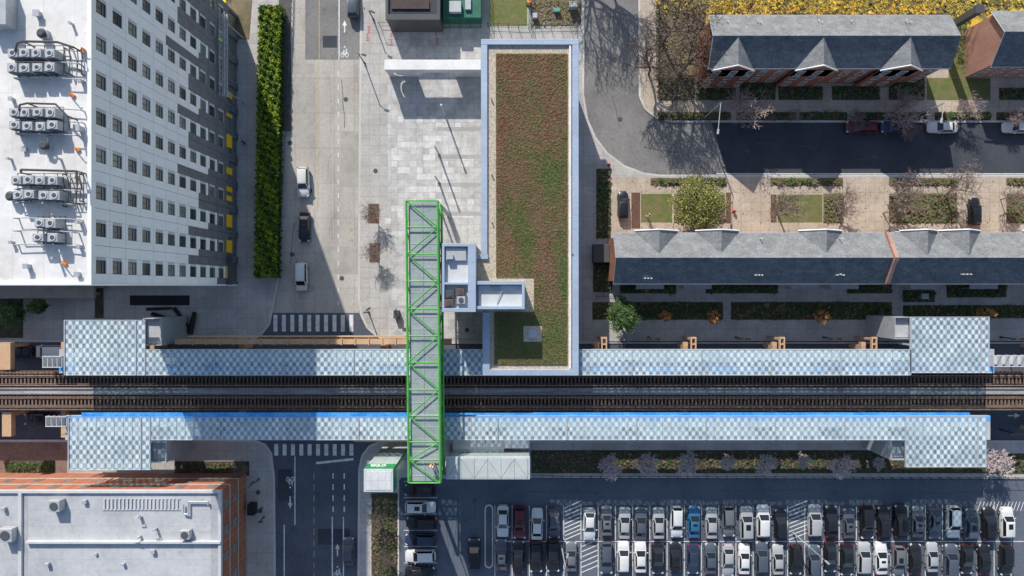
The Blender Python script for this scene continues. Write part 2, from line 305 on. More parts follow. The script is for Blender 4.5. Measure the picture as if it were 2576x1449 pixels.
# ------------------------------------------------------------ road markings
mb=MB(); Z=.016
def vl(x,y0,y1,w=2,dash=None,mi=0,z=Z):
    if dash:
        y=y0
        while y<y1: mb.psheet(x-w/2,x+w/2,y,min(y+dash[0],y1),z,mi); y+=dash[0]+dash[1]
    else: mb.psheet(x-w/2,x+w/2,y0,y1,z,mi)
vl(851,180,770,2.2,(12,22)); vl(853,-20,150,2.5); vl(803,-20,150,1.6,None,1); vl(800,155,520,2,(30,8),1); vl(798,520,780,1.6,(10,30),1)
vl(742,1148,1320,2.8); vl(715,1320,1460,2.8); vl(790,1190,1460,1.8,(16,12),1); vl(838,1190,1290,3,(14,14)); vl(866,1190,1290,3,(14,14)); vl(836,1300,1460,2.8);vl(864,1300,1460,2.8)
for i in range(10): mb.psheet(688+i*21.2,698+i*21.2,792,834,Z)
for i in range(10): mb.psheet(690+i*21,700+i*21,1117,1146,Z)
mb.sheet(pp([(795,1162),(889,1152),(889,1158),(795,1168)]),Z)
def arrow(cx,cy,up,z=Z,s=1):
    d=-1 if up else 1
    mb.sheet(pp([(cx-1.6,cy-14*d*s),(cx+1.6,cy-14*d*s),(cx+1.6,cy+4*d*s),(cx-1.6,cy+4*d*s)]),z)
    mb.sheet(pp([(cx-6,cy+4*d*s),(cx+6,cy+4*d*s),(cx,cy+17*d*s)]),z)
def ring(cx,cy,rx,ry,z,w=1.6,a0=0,a1=6.2832,n=14):
    for i in range(n):
        t,u=a0+(a1-a0)*i/n,a0+(a1-a0)*(i+1)/n
        mb.sheet(pp([(cx+rx*math.cos(t),cy+ry*math.sin(t)),(cx+rx*math.cos(u),cy+ry*math.sin(u)),(cx+(rx-w)*math.cos(u),cy+(ry-w)*math.sin(u)),(cx+(rx-w)*math.cos(t),cy+(ry-w)*math.sin(t))]),z)
def bike(cx,cy,f=1):
    ring(cx-5.5,cy+6*f,4.6,7,Z); ring(cx+5.5,cy+6*f,4.6,7,Z+.0015)
    for k,(a,b,c,d) in enumerate(((-5.5,6,-2,-4),(-2,-4,5,-4),(5,-4,0,6),(0,6,-2,-4),(0,6,-5.5,6),(5,-8,5.5,6),(3,-9,7,-8),(-4,-6,0,-6))):
        mb.stroke(pp([(cx+a,cy+b*f),(cx+c,cy+d*f)]),.09,Z+.004+k*.001)
    mb.sheet(pp([(cx-2,cy-16*f),(cx+2,cy-16*f),(cx+2,cy-12*f),(cx-2,cy-12*f)]),Z)
arrow(867,68,True); bike(867,132); arrow(730,1262,False); bike(730,1212,-1); arrow(849,1385,True); bike(849,1440)
mb.sheet(pp([(2535,1044),(2552,1044),(2552,1047),(2535,1047)]),Z); mb.sheet(pp([(2552,1039),(2566,1045.5),(2552,1052)]),Z)
mb.psheet(1800,3000,436,438,Z)
struct('road_marking',mb,[WHT,YEL],'white and faded yellow road markings with bike symbols and arrows','road marking')
mb=MB()
xs=[1245+i*43.3 for i in range(0,32)]
for x in xs:
    mb.psheet(x-.9,x+.9,1272,1358,.014); mb.psheet(x-.9,x+.9,1366,1470,.014)
mb.psheet(1245,2620,1361,1363,.0155)
for y in range(1210,1480,41): mb.psheet(1016,1100,y,y+1.8,.014)
for i in range(9): mb.stroke(pp([(1420,1358-i*10),(1462,1340-i*10)]),.14,.018)
for i in range(9): mb.stroke(pp([(1984,1358-i*10),(2030,1340-i*10)]),.14,.018)
for i in range(6): mb.stroke(pp([(1463,1440-i*13),(1505,1422-i*13)]),.14,.018)
for i in range(16): mb.stroke(pp([(2450+i*9,1285),(2458+i*9,1262)]),.10,.018)
struct('parking_line',mb,WHT,'white stall lines and hatching on the parking lot','parking marking')
mb=MB()
for cx,cy in ((925,95),(986,85),(985,108),(1098,82),(1100,105),(928,75)):
    mb.psheet(cx-1,cx+1,cy-9,cy+9,.1405)
    for k in (-7,0,7): mb.psheet(cx-4,cx+4,cy+k-.8,cy+k+.8,.1445)
struct('utility_marking',mb,REDP,'red spray-painted utility marks on the pavement','utility marking')
mb=MB()
for cx,cy in ((870,398),(883,578),(885,604),(787,620),(795,225),(790,300)): mb.psheet(cx-.8,cx+.8,cy-6,cy+6,.024); mb.psheet(cx-5,cx+5,cy-.8,cy+.8,.028)
struct('utility_marking',mb,YEL,'yellow spray-painted utility marks on the avenue','utility marking')
PCH=M('patch_concrete',(.36,.34,.305),.9,(.44,.41,.375),.5,stain=.15)
for a in ((712,790,205,268),(706,795,300,345),(712,790,160,185),(810,905,620,690),(706,790,660,735),(858,903,330,470)):
    mb=MB(); mb.psheet(*a,.011); struct('road_patch',mb,PCH,'slightly darker repair patch in the avenue','road patch')
for a in ((812,848,90,120),(700,735,1180,1260),(800,880,1330,1370)):
    mb=MB(); mb.psheet(*a,.0135 if a[2]<500 else .011); struct('road_patch',mb,ASPD,'dark asphalt repair patch in the avenue','road patch')
mb=MB(); random.seed(44)
for (x,y,l,a) in ((1500,120,70,1.5),(1540,240,80,1.3),(1580,60,60,1.6),(1620,370,90,.2),(1900,360,160,.05),(2150,400,120,-.04),(1300,1240,200,.02),(1800,1235,260,.01),(1120,1300,120,1.5),(760,1230,90,1.5),(860,200,120,1.55),(740,560,110,1.6),(2300,1240,200,0),(1535,20,180,1.55),(1150,1240,160,1.6)):
    p=(x,y)
    for k in range(int(l/8)): 
        q=(p[0]+8*math.cos(a)+U(-1.5,1.5),p[1]+8*math.sin(a)+U(-1.5,1.5)); mb.stroke(pp([p,q]),.09,.0205+k*.0002); p=q
struct('crack_seal',mb,DGM,'thin dark sealed cracks meandering over asphalt','crack sealing')
mh=[(730,360),(870,250),(735,640),(780,480),(860,700),(735,1330),(1195,1260),(1560,300),(1545,150),(655,1050),(1500,1240),(2100,1240),(650,1238),(655,1285),(945,430),(1175,830),(2200,395),(1880,380)]
def manhole(x,y):
    z=.02 if not(900<x<1000 or 640<x<670 or 1150<x<1190) else .142
    mb=MB(); X,Y=P(x,y); mb.cyl(X,Y,z-.01,z+.012,.36,16); mk('manhole_cover',mb,DGM,label='round dark iron manhole cover set in paving',cat='manhole cover',group='manhole covers')
for a in mh: manhole(*a)
# ------------------------------------------------------------ white apartment building
BX=-43.0; BY0=.35; BY1=42.8; BZ=37.6; BW=-53.6
apt=thing('apartment_building','tall white panelled apartment block with grey and yellow accents','apartment building',(-48,20,0))
mb=MB(); mb.box(BW+.4,BX-.35,BY0+.35,BY1-.35,0,BZ-.5); mk('core',mb,DARK,apt)
mb=MB(); mb.box(BW,BX-.4,BY0,BY0+.35,0,BZ-.5); mb.box(BW,BX-.4,BY1-.35,BY1,0,BZ-.5); mb.box(BW,BW+.399,BY0+.351,BY1-.351,0,BZ-.5); mk('wall',mb,WPAN,apt)
mb=MB(); mb.box(BW+.3,BX-.35,BY0+.3,BY1-.3,BZ-.5,BZ-.25); mk('roof',mb,WROOF,apt)
mb=MB(); mb.box(BX-.38,BX+.03,BY0-.03,BY1,BZ-.55,BZ); mb.box(BW+.3,BX-.38,BY0-.03,BY0+.3,BZ-.55,BZ); mb.box(BW+.3,BX-.38,BY1-.3,BY1,BZ-.55,BZ); mb.box(BW-.03,BW+.3,BY0-.03,BY1,BZ-.55,BZ); mk('parapet',mb,WPAN,apt)
m=MB(); m.box(-110,BW-.05,BY0,BY1,0,9.4); mk('unseen_shade_wing',m,M('wing_grey',(.4,.39,.38),.8),apt)  # wing hidden behind the tower, added to cast shade on the forecourt
NB=11; bw=3.865; fl=[4.8+i*2.95 for i in range(11)]
ystart=.35+.2
wh=MB(); dk=MB(); wins=[]
random.seed(3)
hq=[4,4,3,5,4,5,4,6,5,6,5]; hp=[1,3,2,3,2,4,3,4,3,5,4]; hs=[0,1,1,2,1,2,2,3,2,3,3]
for b in range(NB):
    ya=ystart+b*bw; yb=ya+bw; wy0=ya+.95; wy1=wy0+1.72
    if b==NB-1: yb=BY1
    for f in range(11):
        z0=fl[f]; z1=z0+2.95; w0=z0+.75; w1=w0+1.7
        if f==10: z1=BZ-.56
        g=.022
        dp=f<hp[b]; ds=f<hs[b]; dq=f<hq[b]
        (dk if dp else wh).box(BX-.35,BX,ya+g,wy0-.02,z0+g,z1-g)
        (dk if dq else wh).box(BX-.35,BX+(.02 if dq!=dp else 0),wy1+.02,yb-g,z0+g,z1-g)
        (dk if ds else wh).box(BX-.35,BX,wy0,wy1,z0+g,w0-.02)
        (dk if ds else wh).box(BX-.35,BX,wy0,wy1,w1+.02,z1-g)
        wins.append((wy0,wy1,w0,w1,b,f))
    dk.box(BX-.35,BX,ya+g,ya+.5,.0,4.78); dk.box(BX-.35,BX,yb-.5,yb-g,.0,4.78); dk.box(BX-.35,BX,ya+.5,yb-.5,3.7,4.78)
wh.box(BX-.35,BX,BY0,ystart,0,BZ-.56)
mk('white_cladding',wh,WPAN,apt); mk('grey_cladding',dk,GPAN,apt)
def winmesh(mb,y0,y1,z0,z1,X):
    mb.box(X-.12,X-.02,y1-.32,y1,z0,z1,2); y1-=.33
    mb.box(X-.20,X-.12,y0,y1,z0,z1,0)
    for a,b,c,d in ((y0,y0+.06,z0,z1),(y1-.06,y1,z0,z1),(y0+.06,y1-.06,z0,z0+.06),(y0+.06,y1-.06,z1-.06,z1),(y0+.06,y1-.06,z0+.55,z0+.60),((y0+y1)/2-.025,(y0+y1)/2+.025,z0+.60,z1-.06)): mb.box(X-.119,X-.07,a,b,c,d,1)
    mb.box(X-.20,X+.03,y0,y1,z0-.04,z0-.001,2)
def vis_w(w):
    z=w[2]; k=S*(CH-z)/CH; return 724.5-w[0]/k > -8
wv=[w for w in wins if vis_w(w)]; extra=[w for w in wins if not vis_w(w)]
wv.sort(key=lambda w:w[5]); 
while len(wv)>99: extra.append(wv.pop(0))
for w in wv:
    m=MB(); winmesh(m,w[0],w[1],w[2],w[3],BX); mk('window',m,[random.choice([GLS,GLS,GLS2,GLS3]),FRM,LPAN],apt)
m=MB()
for w in extra: winmesh(m,w[0],w[1],w[2],w[3],BX)
o=mk('window',m,[GLS,FRM,LPAN],apt); o['kind']='stuff'
m=MB()
for b in range(NB): m.box(BX-.3,BX-.2,ystart+b*bw+.5,ystart+b*bw+bw-.5,.3,3.7)
mk('shopfront_glass',m,GLS,apt)
for py,h in ((238,14),(290,8),(355,30),(430,16),(476,12),(499,12),(556,30),(620,30),(685,30)):
    m=MB(); Y=(724.5-py)*S*(CH-4)/CH; m.box(BX+.03,BX+.2,Y-h*S*.5,Y+h*S*.5,2.9,4.7); mk('yellow_panel',m,YPAN,apt)
m=MB(); m.box(BX-.3,BX+.9,.5,5,4.4,4.6); mk('awning',m,DGM,apt)
def rz(px,py): return P(px,py,BZ)
ZR=BZ-.25
ac=None
def build_ac(x,y):
    t=thing('air_conditioner','pale grey rooftop air conditioning unit on white roof','air conditioner',(x,y,ZR),'rooftop air conditioners')
    m=MB(); m.box(x-.5,x+.5,y-.42,y+.42,ZR+.35,ZR+1.45); m.box(x-.5,x-.42,y-.4,y+.4,ZR+.003,ZR+.35); m.box(x+.42,x+.5,y-.4,y+.4,ZR+.003,ZR+.35); mk('casing',m,GRY,t,bevel=.03)
    m=MB(); m.cyl(x,y,ZR+1.45,ZR+1.52,.33,12); mk('fan_grille',m,LPAN,t)
    m=MB(); m.cyl(x,y,ZR+1.521,ZR+1.53,.22,12); mk('fan',m,DGM,t)
    m=MB(); m.box(x-.4,x+.4,y-.5,y-.421,ZR+.5,ZR+1.3); mk('coil_panel',m,DGM,t)
    return t
units=[(53,143),(80,143),(112,143),(143,143),(53,178),(82,178),(115,178),(146,178),(55,290),(84,290),(115,290),(146,290),(58,322),(88,322),(120,324),(150,322),(62,458),(92,458),(122,458),(152,460),(65,494),(95,494),(128,496),(158,496),(118,563),(148,563),(115,600),(150,600)]
random.seed(61)
for i,(a,b) in enumerate(units):
    X,Y=rz(a+U(-2,2),b+U(-2,2))
    if i==0: ac=build_ac(X,Y)
    else: dup(ac,(X,Y,ZR),U(-.03,.03),(U(.95,1.12),U(.95,1.1),1))
def pipes(pts,r,zz,name,label,mat=GRY,cat='pipe'):
    m=MB()
    for p,q in zip(pts,pts[1:]): m.tube((*rz(*p),zz),(*rz(*q),zz),r,None,6,0,True)
    for p in pts[::2]: X,Y=rz(*p); m.box(X-.06,X+.06,Y-.06,Y+.06,ZR+.002,zz)
    mk(name,m,mat,label=label,cat=cat)
for y in (128,160,200,275,306,340,445,478,512,550,582,616): 
    pipes([(42+U(0,10),y),(75,y-1),(120,y+U(-2,2)),(165,y+1),(190+U(0,25),y+4)],.055,ZR+U(.5,1.1),'roof_pipe','grey refrigerant pipes running between rooftop units')
for x in (168,180,200,210): pipes([(x,125+U(-5,5)),(x+2,150),(x,175+U(0,15))],.05,ZR+.6,'roof_pipe','thin grey conduit rising beside rooftop units',DGM); pipes([(x-5,440+U(-5,5)),(x,470),(x-4,505+U(0,15))],.05,ZR+.6,'roof_pipe','thin grey conduit rising beside rooftop units',DGM)
pipes([(60,140),(65,120),(80,115),(165,117),(205,130)],.12,ZR+1.5,'roof_pipe','thick dark pipe looping around rooftop units',DGM)
pipes([(70,285),(72,272),(90,268),(160,270),(190,300),(195,335)],.10,ZR+1.5,'roof_pipe','thick dark pipe looping around rooftop units',DGM)
pipes([(75,440),(75,432),(212,436),(214,470)],.12,ZR+1.5,'roof_pipe','thick dark pipe looping around rooftop units',DGM)
for (a,b,c,d) in ((45,165,118,192),(45,165,272,336),(50,215,438,512),(100,170,545,614)):
    m=MB(); n=5
    for i in range(n+1):
        X,Y0_=rz(a+(b-a)*i/n,c); _,Y1_=rz(a,d); m.box(X-.03,X+.03,Y1_,Y0_,ZR+.5,ZR+.56); m.box(X-.04,X+.04,Y1_,Y1_+.08,ZR+.002,ZR+.5)
    for y in (c,(c+d)/2,d):
        X0,Y=rz(a,y); X1,_=rz(b,y); m.box(X0,X1,Y-.03,Y+.03,ZR+.565,ZR+.62)
    mk('equipment_rack',m,DGM,label='dark steel frame around rooftop cooling units',cat='equipment rack')
for (a,b) in ((113,88),(120,368),(35,495)):
    X,Y=rz(a,b); t=thing('roof_ventilator','round metal mushroom ventilator on white roof','ventilator',(X,Y,ZR),'rooftop ventilators')
    m=MB(); m.box(X-.4,X+.4,Y-.4,Y+.4,ZR+.002,ZR+.5); mk('base',m,GRY,t)
    m=MB(); m.cyl(X,Y,ZR+.5,ZR+.8,.35,14); m.cyl(X,Y,ZR+.8,ZR+1.0,.5,16,0,.3); mk('hood',m,DGM,t,smooth=True)
for (a,b) in ((207,125),(180,238),(193,375),(160,662)):
    X,Y=rz(a,b); m=MB(); m.rbox(X,Y,ZR+.003,.5,.25,.2,-.5); m.tube((X-.2,Y,ZR+.2),(X+.3,Y-.1,ZR+.85),.08,.05,6,0,True); m.tube((X+.3,Y-.1,ZR+.85),(X+.6,Y-.25,ZR+.7),.05,.04,6,0,True); mk('roof_davit',m,ORG,label='orange painted roof anchor davit on white membrane',cat='roof anchor',group='roof anchors')
for (a,b,h,w) in ((150,400,.9,.2),(145,650,1.1,.2),(70,670,.6,.4),(60,375,.25,.4),(95,35,.5,.5),(20,65,.5,.5),(205,205,.5,.3),(203,325,.9,.5),(200,620,.5,.3),(30,250,.5,.3),(195,690,.4,.4),(180,60,.6,.2),(25,400,.6,.2),(200,560,.7,.25),(30,610,.5,.25)):
    X,Y=rz(a,b); m=MB(); m.rbox(X,Y,ZR+.002,w,w,h); m.rbox(X,Y,ZR+h+.002,w*1.3,w*1.3,.08,0); mk('roof_vent',m,GRY,label='small capped metal vent on the white roof',cat='roof vent',group='small roof vents')
m=MB(); X0,Y0_=rz(-28,-20); X1,Y1_=rz(40,75); m.box(X0+.4,X1,Y1_,Y0_,ZR+.002,ZR+1.6); mk('stair_bulkhead',m,GRY,label='grey metal stair bulkhead on the white roof',cat='bulkhead',bevel=.05)
m=MB(); m.pbox(-200,236,718,750,3.2,3.8); 
for x in (20,120,215): m.pbox(x,x+8,735,743,.12,3.2,zr=3)
mk('entrance_canopy',m,M('brownish_concrete',(.40,.32,.26),.85,(.32,.26,.22),.5),label='low brown concrete entrance canopy at building base',cat='canopy')
m=MB(); X=-44+1.9; Yb,Ya=P(553,240,8)[1],P(553,30,8)[1]
n=14
for i in range(n):
    y0=Yb+(Ya-Yb)*i/n; y1=Yb+(Ya-Yb)*(i+1)/n
    for xx,zz in ((X-.35,7.2),(X+.35,7.2),(X-.35,8.2),(X+.35,8.2)): m.tube((xx,y0,zz),(xx,y1,zz),.06,None,4)
    m.tube((X+.35,y0,7.2),(X+.35,y1,8.2),.04,None,4); m.tube((X-.35,y0,8.2),(X+.35,y1,8.2),.04,None,4); m.tube((X-.35,y0,8.2),(X+.35,y0,8.2),.04,None,4); m.tube((X+.35,y0,7.2),(X+.35,y0,8.2),.04,None,4)
for y in (Yb+1,Ya-1): m.tube((X,y,.12),(X,y,7.2),.12,None,4)
m.box(X-.33,X+.33,Yb,Ya,7.15,7.19)
mk('work_platform',m,GRY,label='grey lattice work platform fixed along the facade',cat='scaffold')
for i in range(5):
    m=MB(); m.pbox(516+i*12,523+i*12,-40,26-i*1,.14,1.0,zr=.5); mk('yellow_beam',m,YPAN,label='yellow painted timber beam stacked on site ground',cat='beam',group='stacked yellow beams',bevel=.03)
# ------------------------------------------------------------ hedge
hedge=thing('hedge','long clipped lime-green hedge between pavement and avenue','hedge',(*P(670,360),.12))
random.seed(11)
hz=2.3
A,B,C,D=P(653,12,hz),P(703,12,hz),P(693,698,hz),P(641,698,hz)
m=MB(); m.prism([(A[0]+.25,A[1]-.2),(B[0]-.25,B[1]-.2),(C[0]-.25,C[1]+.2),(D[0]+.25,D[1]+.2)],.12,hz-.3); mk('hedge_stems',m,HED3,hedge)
m=MB()
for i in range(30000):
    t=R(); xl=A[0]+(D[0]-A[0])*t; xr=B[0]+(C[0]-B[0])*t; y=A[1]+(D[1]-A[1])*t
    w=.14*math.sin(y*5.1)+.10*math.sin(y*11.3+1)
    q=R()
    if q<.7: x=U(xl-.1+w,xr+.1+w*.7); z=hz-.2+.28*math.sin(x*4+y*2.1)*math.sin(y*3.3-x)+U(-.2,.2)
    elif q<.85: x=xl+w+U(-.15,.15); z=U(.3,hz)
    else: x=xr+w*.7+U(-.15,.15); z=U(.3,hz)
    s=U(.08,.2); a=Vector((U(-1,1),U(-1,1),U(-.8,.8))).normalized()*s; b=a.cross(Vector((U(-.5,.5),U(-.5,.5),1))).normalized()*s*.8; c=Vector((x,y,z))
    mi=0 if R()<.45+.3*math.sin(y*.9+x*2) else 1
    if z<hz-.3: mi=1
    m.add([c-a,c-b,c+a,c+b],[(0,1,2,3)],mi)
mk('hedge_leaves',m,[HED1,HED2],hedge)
m=MB()
for p,r in zip([(706,700),(722,350),(737,100),(741,-60)],[(722,350),(737,100),(741,-60),(741,-300)]):
    a,b=P(*p),P(*r); m.tube((a[0]-.2,a[1],.55),(b[0]-.2,b[1],.55),.06,None,4)
    for k in range(10): 
        t=k/10; m.cyl(a[0]-.2+(b[0]-a[0])*t,a[1]+(b[1]-a[1])*t,.1,.55,.04,6)
mk('guard_rail',m,DGM,label='low dark metal rail between hedge and avenue',cat='railing')
# ------------------------------------------------------------ station
SZ=11.0
st=thing('station_building','station headhouse with green sedum roof and blue-grey metal fascia','station building',(*P(1330,500),0))
def Q(px,py): return P(px,py,SZ)
m=MB(); x0,yt=Q(1222,110); x1,_=Q(1444,110); yb=P(0,855,0)[1]; m.box(x0,x1,yb,yt,.12,10.2); mk('wall',m,M('station_wall',(.30,.33,.37),.5),st)
m=MB(); m.prism(pp([(1214,102),(1452,102),(1452,941),(1218,941),(1218,786),(1200,786),(1200,644),(1215,644)],SZ),10.2,10.6); mk('roof',m,GRV,st)
m=MB()
def fr(a,b,c,d,z1=SZ,mi=0): x0,y0=Q(a,c);x1,y1=Q(b,d); m.box(x0,x1,y0,y1,10.0,z1,mi)
fr(1210,1456,98,112); fr(1210,1226,112,640); fr(1440,1456,112,930); fr(1214,1456,930,945); fr(1214,1232,786,930); fr(1195,1228,640,652); 
mk('fascia',m,STL,st,bevel=.04)
m=MB()
def fr2(a,b,c,d): x0,y0=Q(a,c);x1,y1=Q(b,d); m.box(x0,x1,y0,y1,10.605,10.9)
fr2(1432,1437,114,928);
mk('gutter_strip',m,FRW,st)
m=MB(); m.prism(pp([(1247,133),(1428,133),(1428,918),(1243,918),(1243,785),(1343,785),(1343,697),(1248,697)],SZ),10.605,10.75); mk('sedum_roof',m,SED,st)
random.seed(5); m=MB()
from mathutils import noise
for i in range(24000):
    px,py=U(1249,1426),U(135,916)
    if px<1345 and 695<py<787: continue
    if 1316<px<1366 and 820<py<862: continue
    x,y=Q(px,py); s=U(.03,.12); t=U(0,6.3); c,n=math.cos(t)*s,math.sin(t)*s; z=10.77+U(0,.08)
    g=noise.noise(Vector((x*.28,y*.14,0)))*2.6+noise.noise(Vector((x*1.1,y*1.1,5)))*1.3+(px-1335)/120+(py-430)/520+U(-.6,.6)
    if py>780: g+=.9
    m.add([(x-c,y-n,z),(x+n,y-c,z+.05),(x+c,y+n,z),(x-n,y+c,z-.03)],[(0,1,2,3)],1 if g>.9 else (3 if g>.25 else (0 if g>-.7 else 2)))
mk('sedum_plants',m,[M('sedum_brown',(.22,.145,.085),.95),M('sedum_green',(.11,.155,.045),.95),M('sedum_red',(.24,.12,.07),.95),M('sedum_olive',(.17,.15,.06),.95)],st)
m=MB(); X,Y=Q(1341,841); m.box(X-1.35,X+1.25,Y-1.05,Y+1.15,10.755,10.80); mk('gravel_pad',m,GRV,st)
m=MB(); m.box(X-.7,X+.6,Y-.6,Y+.7,10.802,11.05,0); m.box(X-.6,X-.02,Y-.5,Y+.6,11.052,11.1,0); m.box(X+.02,X+.5,Y-.5,Y+.6,11.052,11.1,0); mk('roof_hatch',m,GRY,st)
for py in range(160,930,46):
    m=MB(); X,Y=Q(1435,py); m.cyl(X+.35,Y,10.61,10.95,.06,6); mk('roof_anchor',m,DGM,st)
for (a,b) in ((1238,440),(1238,560),(1237,250),(1441,640)): 
    m=MB(); X,Y=Q(a,b); m.cyl(X,Y,10.61,11.1,.09,8); mk('vent_pipe',m,DGM,st)
cor=thing('connecting_corridor','raised grey metal corridor joining station to footbridge','corridor',(*P(1258,742),10.6))
zc=15.6
m=MB(); m.pbox(1197,1320,712,778,10.7,14.4,zr=zc); mk('wall',m,GRY,cor)
m=MB(); m.pbox(1203,1314,718,772,14.4,14.7,zr=zc); mk('roof',m,GROOF2,cor)
m=MB(); m.pbox(1197,1320,707,716,14.4,zc,zr=zc);m.pbox(1197,1320,770,778,14.4,zc,zr=zc);m.pbox(1313,1320,716,770,14.4,zc,zr=zc); mk('parapet',m,STL,cor,bevel=.03)
m=MB(); a=P(1262,730,zc); b=P(1250,765,zc); m.tube((*a,15.0),(*b,14.8),.06,None,5,0,True); m.pbox(1235,1258,722,730,14.702,14.9); mk('roof_ladder',m,GRY,cor)
tw=thing('elevator_tower','grey metal elevator tower with rooftop equipment','elevator tower',(*P(1155,700),.12))
zt=16
m=MB(); m.pbox(1112,1195,614,780,.12,14.9,zr=zt); mk('wall',m,GRY,tw)
m=MB(); m.pbox(1116,1190,620,775,14.9,15.2,zr=zt); mk('roof',m,GROOF2,tw)
m=MB()
for a,b,c,d in ((1112,1197,612,620),(1112,1118,620,775),(1177,1197,620,775),(1112,1197,775,785),(1118,1177,710,716)): m.pbox(a,b,c,d,14.9,zt,zr=zt)
mk('parapet',m,STL,tw,bevel=.03)
m=MB(); m.pbox(1120,1172,622,655,15.205,15.6,zr=zt); m.pbox(1123,1140,640,652,15.61,16.1,zr=zt); mk('roof_duct',m,GRY,tw)
UB=M('unit_brown',(.16,.10,.08),.6)
for a,b,mt in ((1130,762,UB),(1132,740,DGM),(1160,755,GRY),(1158,735,UB)):
    m=MB(); X,Y=P(a,b,zt); m.box(X-.6,X+.55,Y-.5,Y+.5,15.205,16.0,0); mk('equipment_unit',m,mt,tw,bevel=.03)
    m=MB(); m.cyl(X,Y,16.002,16.07,.35,12); mk('fan_grille',m,DGM,tw)
# ------------------------------------------------------------ portal with arc
ph=4.4
X0,Y0_=P(967,150,ph); X1,Y1_=P(1210,176,ph); 
por=thing('entrance_portal','white freestanding portal frame with arc-cut wing wall on plaza','portal',((X0+X1)/2,(Y0_+Y1_)/2,.12))
xa,_=P(1010,0,ph); xb,_=P(1140,0,ph)
# wing wall pierced by a curved slot, built as a perforated sheet pair
m=MB(); yw0=Y1_+.30; yw1=Y1_+.36; wx0,wx1=X0,xa+1.9; cx,cz=wx0+2.2,1.75; cs=.06
nx=int((wx1-wx0)/cs); nz=int((3.1-.14)/cs)
def hole(i,j):
    x=wx0+(i+.5)*cs-cx; z=.14+(j+.5)*cs-cz; rr=math.hypot(x,z); a=math.degrees(math.atan2(z,x))%360
    return 1.0<rr<1.22 and 85<a<270
for i in range(nx):
    j=0
    while j<nz:
        if hole(i,j): j+=1; continue
        k=j
        while k<nz and not hole(i,k): k+=1
        m.box(wx0+i*cs,wx0+(i+1)*cs,yw0,yw1,.14+j*cs,.14+k*cs); j=k
mk('wing_wall',m,FRW,por)
m=MB(); m.box(xb,X1,Y1_+.25,Y1_+.75,.14,3.1); mk('wing_wall',m,FRW,por)
m=MB(); m.box(X0,X1,Y1_,Y0_,3.1,ph); mk('beam',m,FRW,por,bevel=.05)
def post(px,py,h,label,arm=None,name='light_post',cat='light post',double=False,mat=DGM,grp='plaza light posts',r=.10):
    X,Y=P(px,py); t=thing(name,label,cat,(X,Y,.12),grp)
    m=MB(); m.cyl(X,Y,.13,.5,r+.06,10); m.tube((X,Y,.5),(X,Y,h),r,r*.8,8,0,True); mk('pole',m,mat,t)
    if arm:
        dx,dy=arm; m=MB(); m.tube((X,Y,h-.1),(X+dx,Y+dy,h+.25),.05,.04,6,0,True)
        if double: m.tube((X,Y,h-.1),(X-dx,Y-dy,h+.25),.05,.04,6,0,True)
        mk('arm',m,mat,t)
        for s in ((1,-1) if double else (1,)):
            m=MB(); l=math.hypot(dx,dy); a=math.atan2(dy,dx); m.rbox(X+s*dx,Y+s*dy,h+.18,.75,.3,.14,a); mk('lamp_head',m,GRY if mat is GRY else mat,t,bevel=.03)
    else:
        m=MB(); m.cyl(X,Y,h,h+.5,r+.02,8); mk('lamp_head',m,LPAN,t)
    return t
for a,b in ((1120,290),(1104,387),(1104,458),(1110,532)): post(a,b,5.7,'slim plaza light column on grey paving',r=.15,mat=LPAN)
post(918,160,4.6,'dark street lamp with short arm on sidewalk',(.9,-.3),'street_lamp','street lamp',grp='street lamps')
post(940,50,3.6,'dark street lamp with short arm on sidewalk',(.6,-.3),'street_lamp','street lamp',grp='street lamps')
post(1772,296,8.5,'tall grey street lamp arching over side street',(-.5,-4.2),'street_lamp','street lamp',mat=GRY,grp='street lamps')
post(2290,296,8.5,'tall grey street lamp arching over side street',(-.6,-2.6),'street_lamp','street lamp',mat=GRY,grp='street lamps')
post(1412,1372,8,'double-headed grey lamp post in parking lot',(.3,1.6),'parking_lot_lamp','street lamp',True,GRY,'parking lot lamps')
post(1995,1340,8,'double-headed grey lamp post in parking lot',(1.6,-1.4),'parking_lot_lamp','street lamp',True,GRY,'parking lot lamps')
post(652,1205,4.5,'dark street lamp with short arm on sidewalk',(.7,.7),'street_lamp','street lamp',grp='street lamps')
for x in (1630,1850,2070,2515): post(x,848,3.6,'black double globe lamp beside the tracks',(.7,0),'street_lamp','street lamp',True,BLK,'black double street lamps')
post(2515,1080,3.6,'black double globe lamp beside the tracks',(.7,0),'street_lamp','street lamp',True,BLK,'black double street lamps')
post(665,1300,2.4,'dark traffic signal post on corner sidewalk',(.4,.1),'signal_post','traffic light',grp='signal posts')
post(928,785,4.0,'dark traffic signal post on corner sidewalk',(.8,.6),'signal_post','traffic light',grp='signal posts')
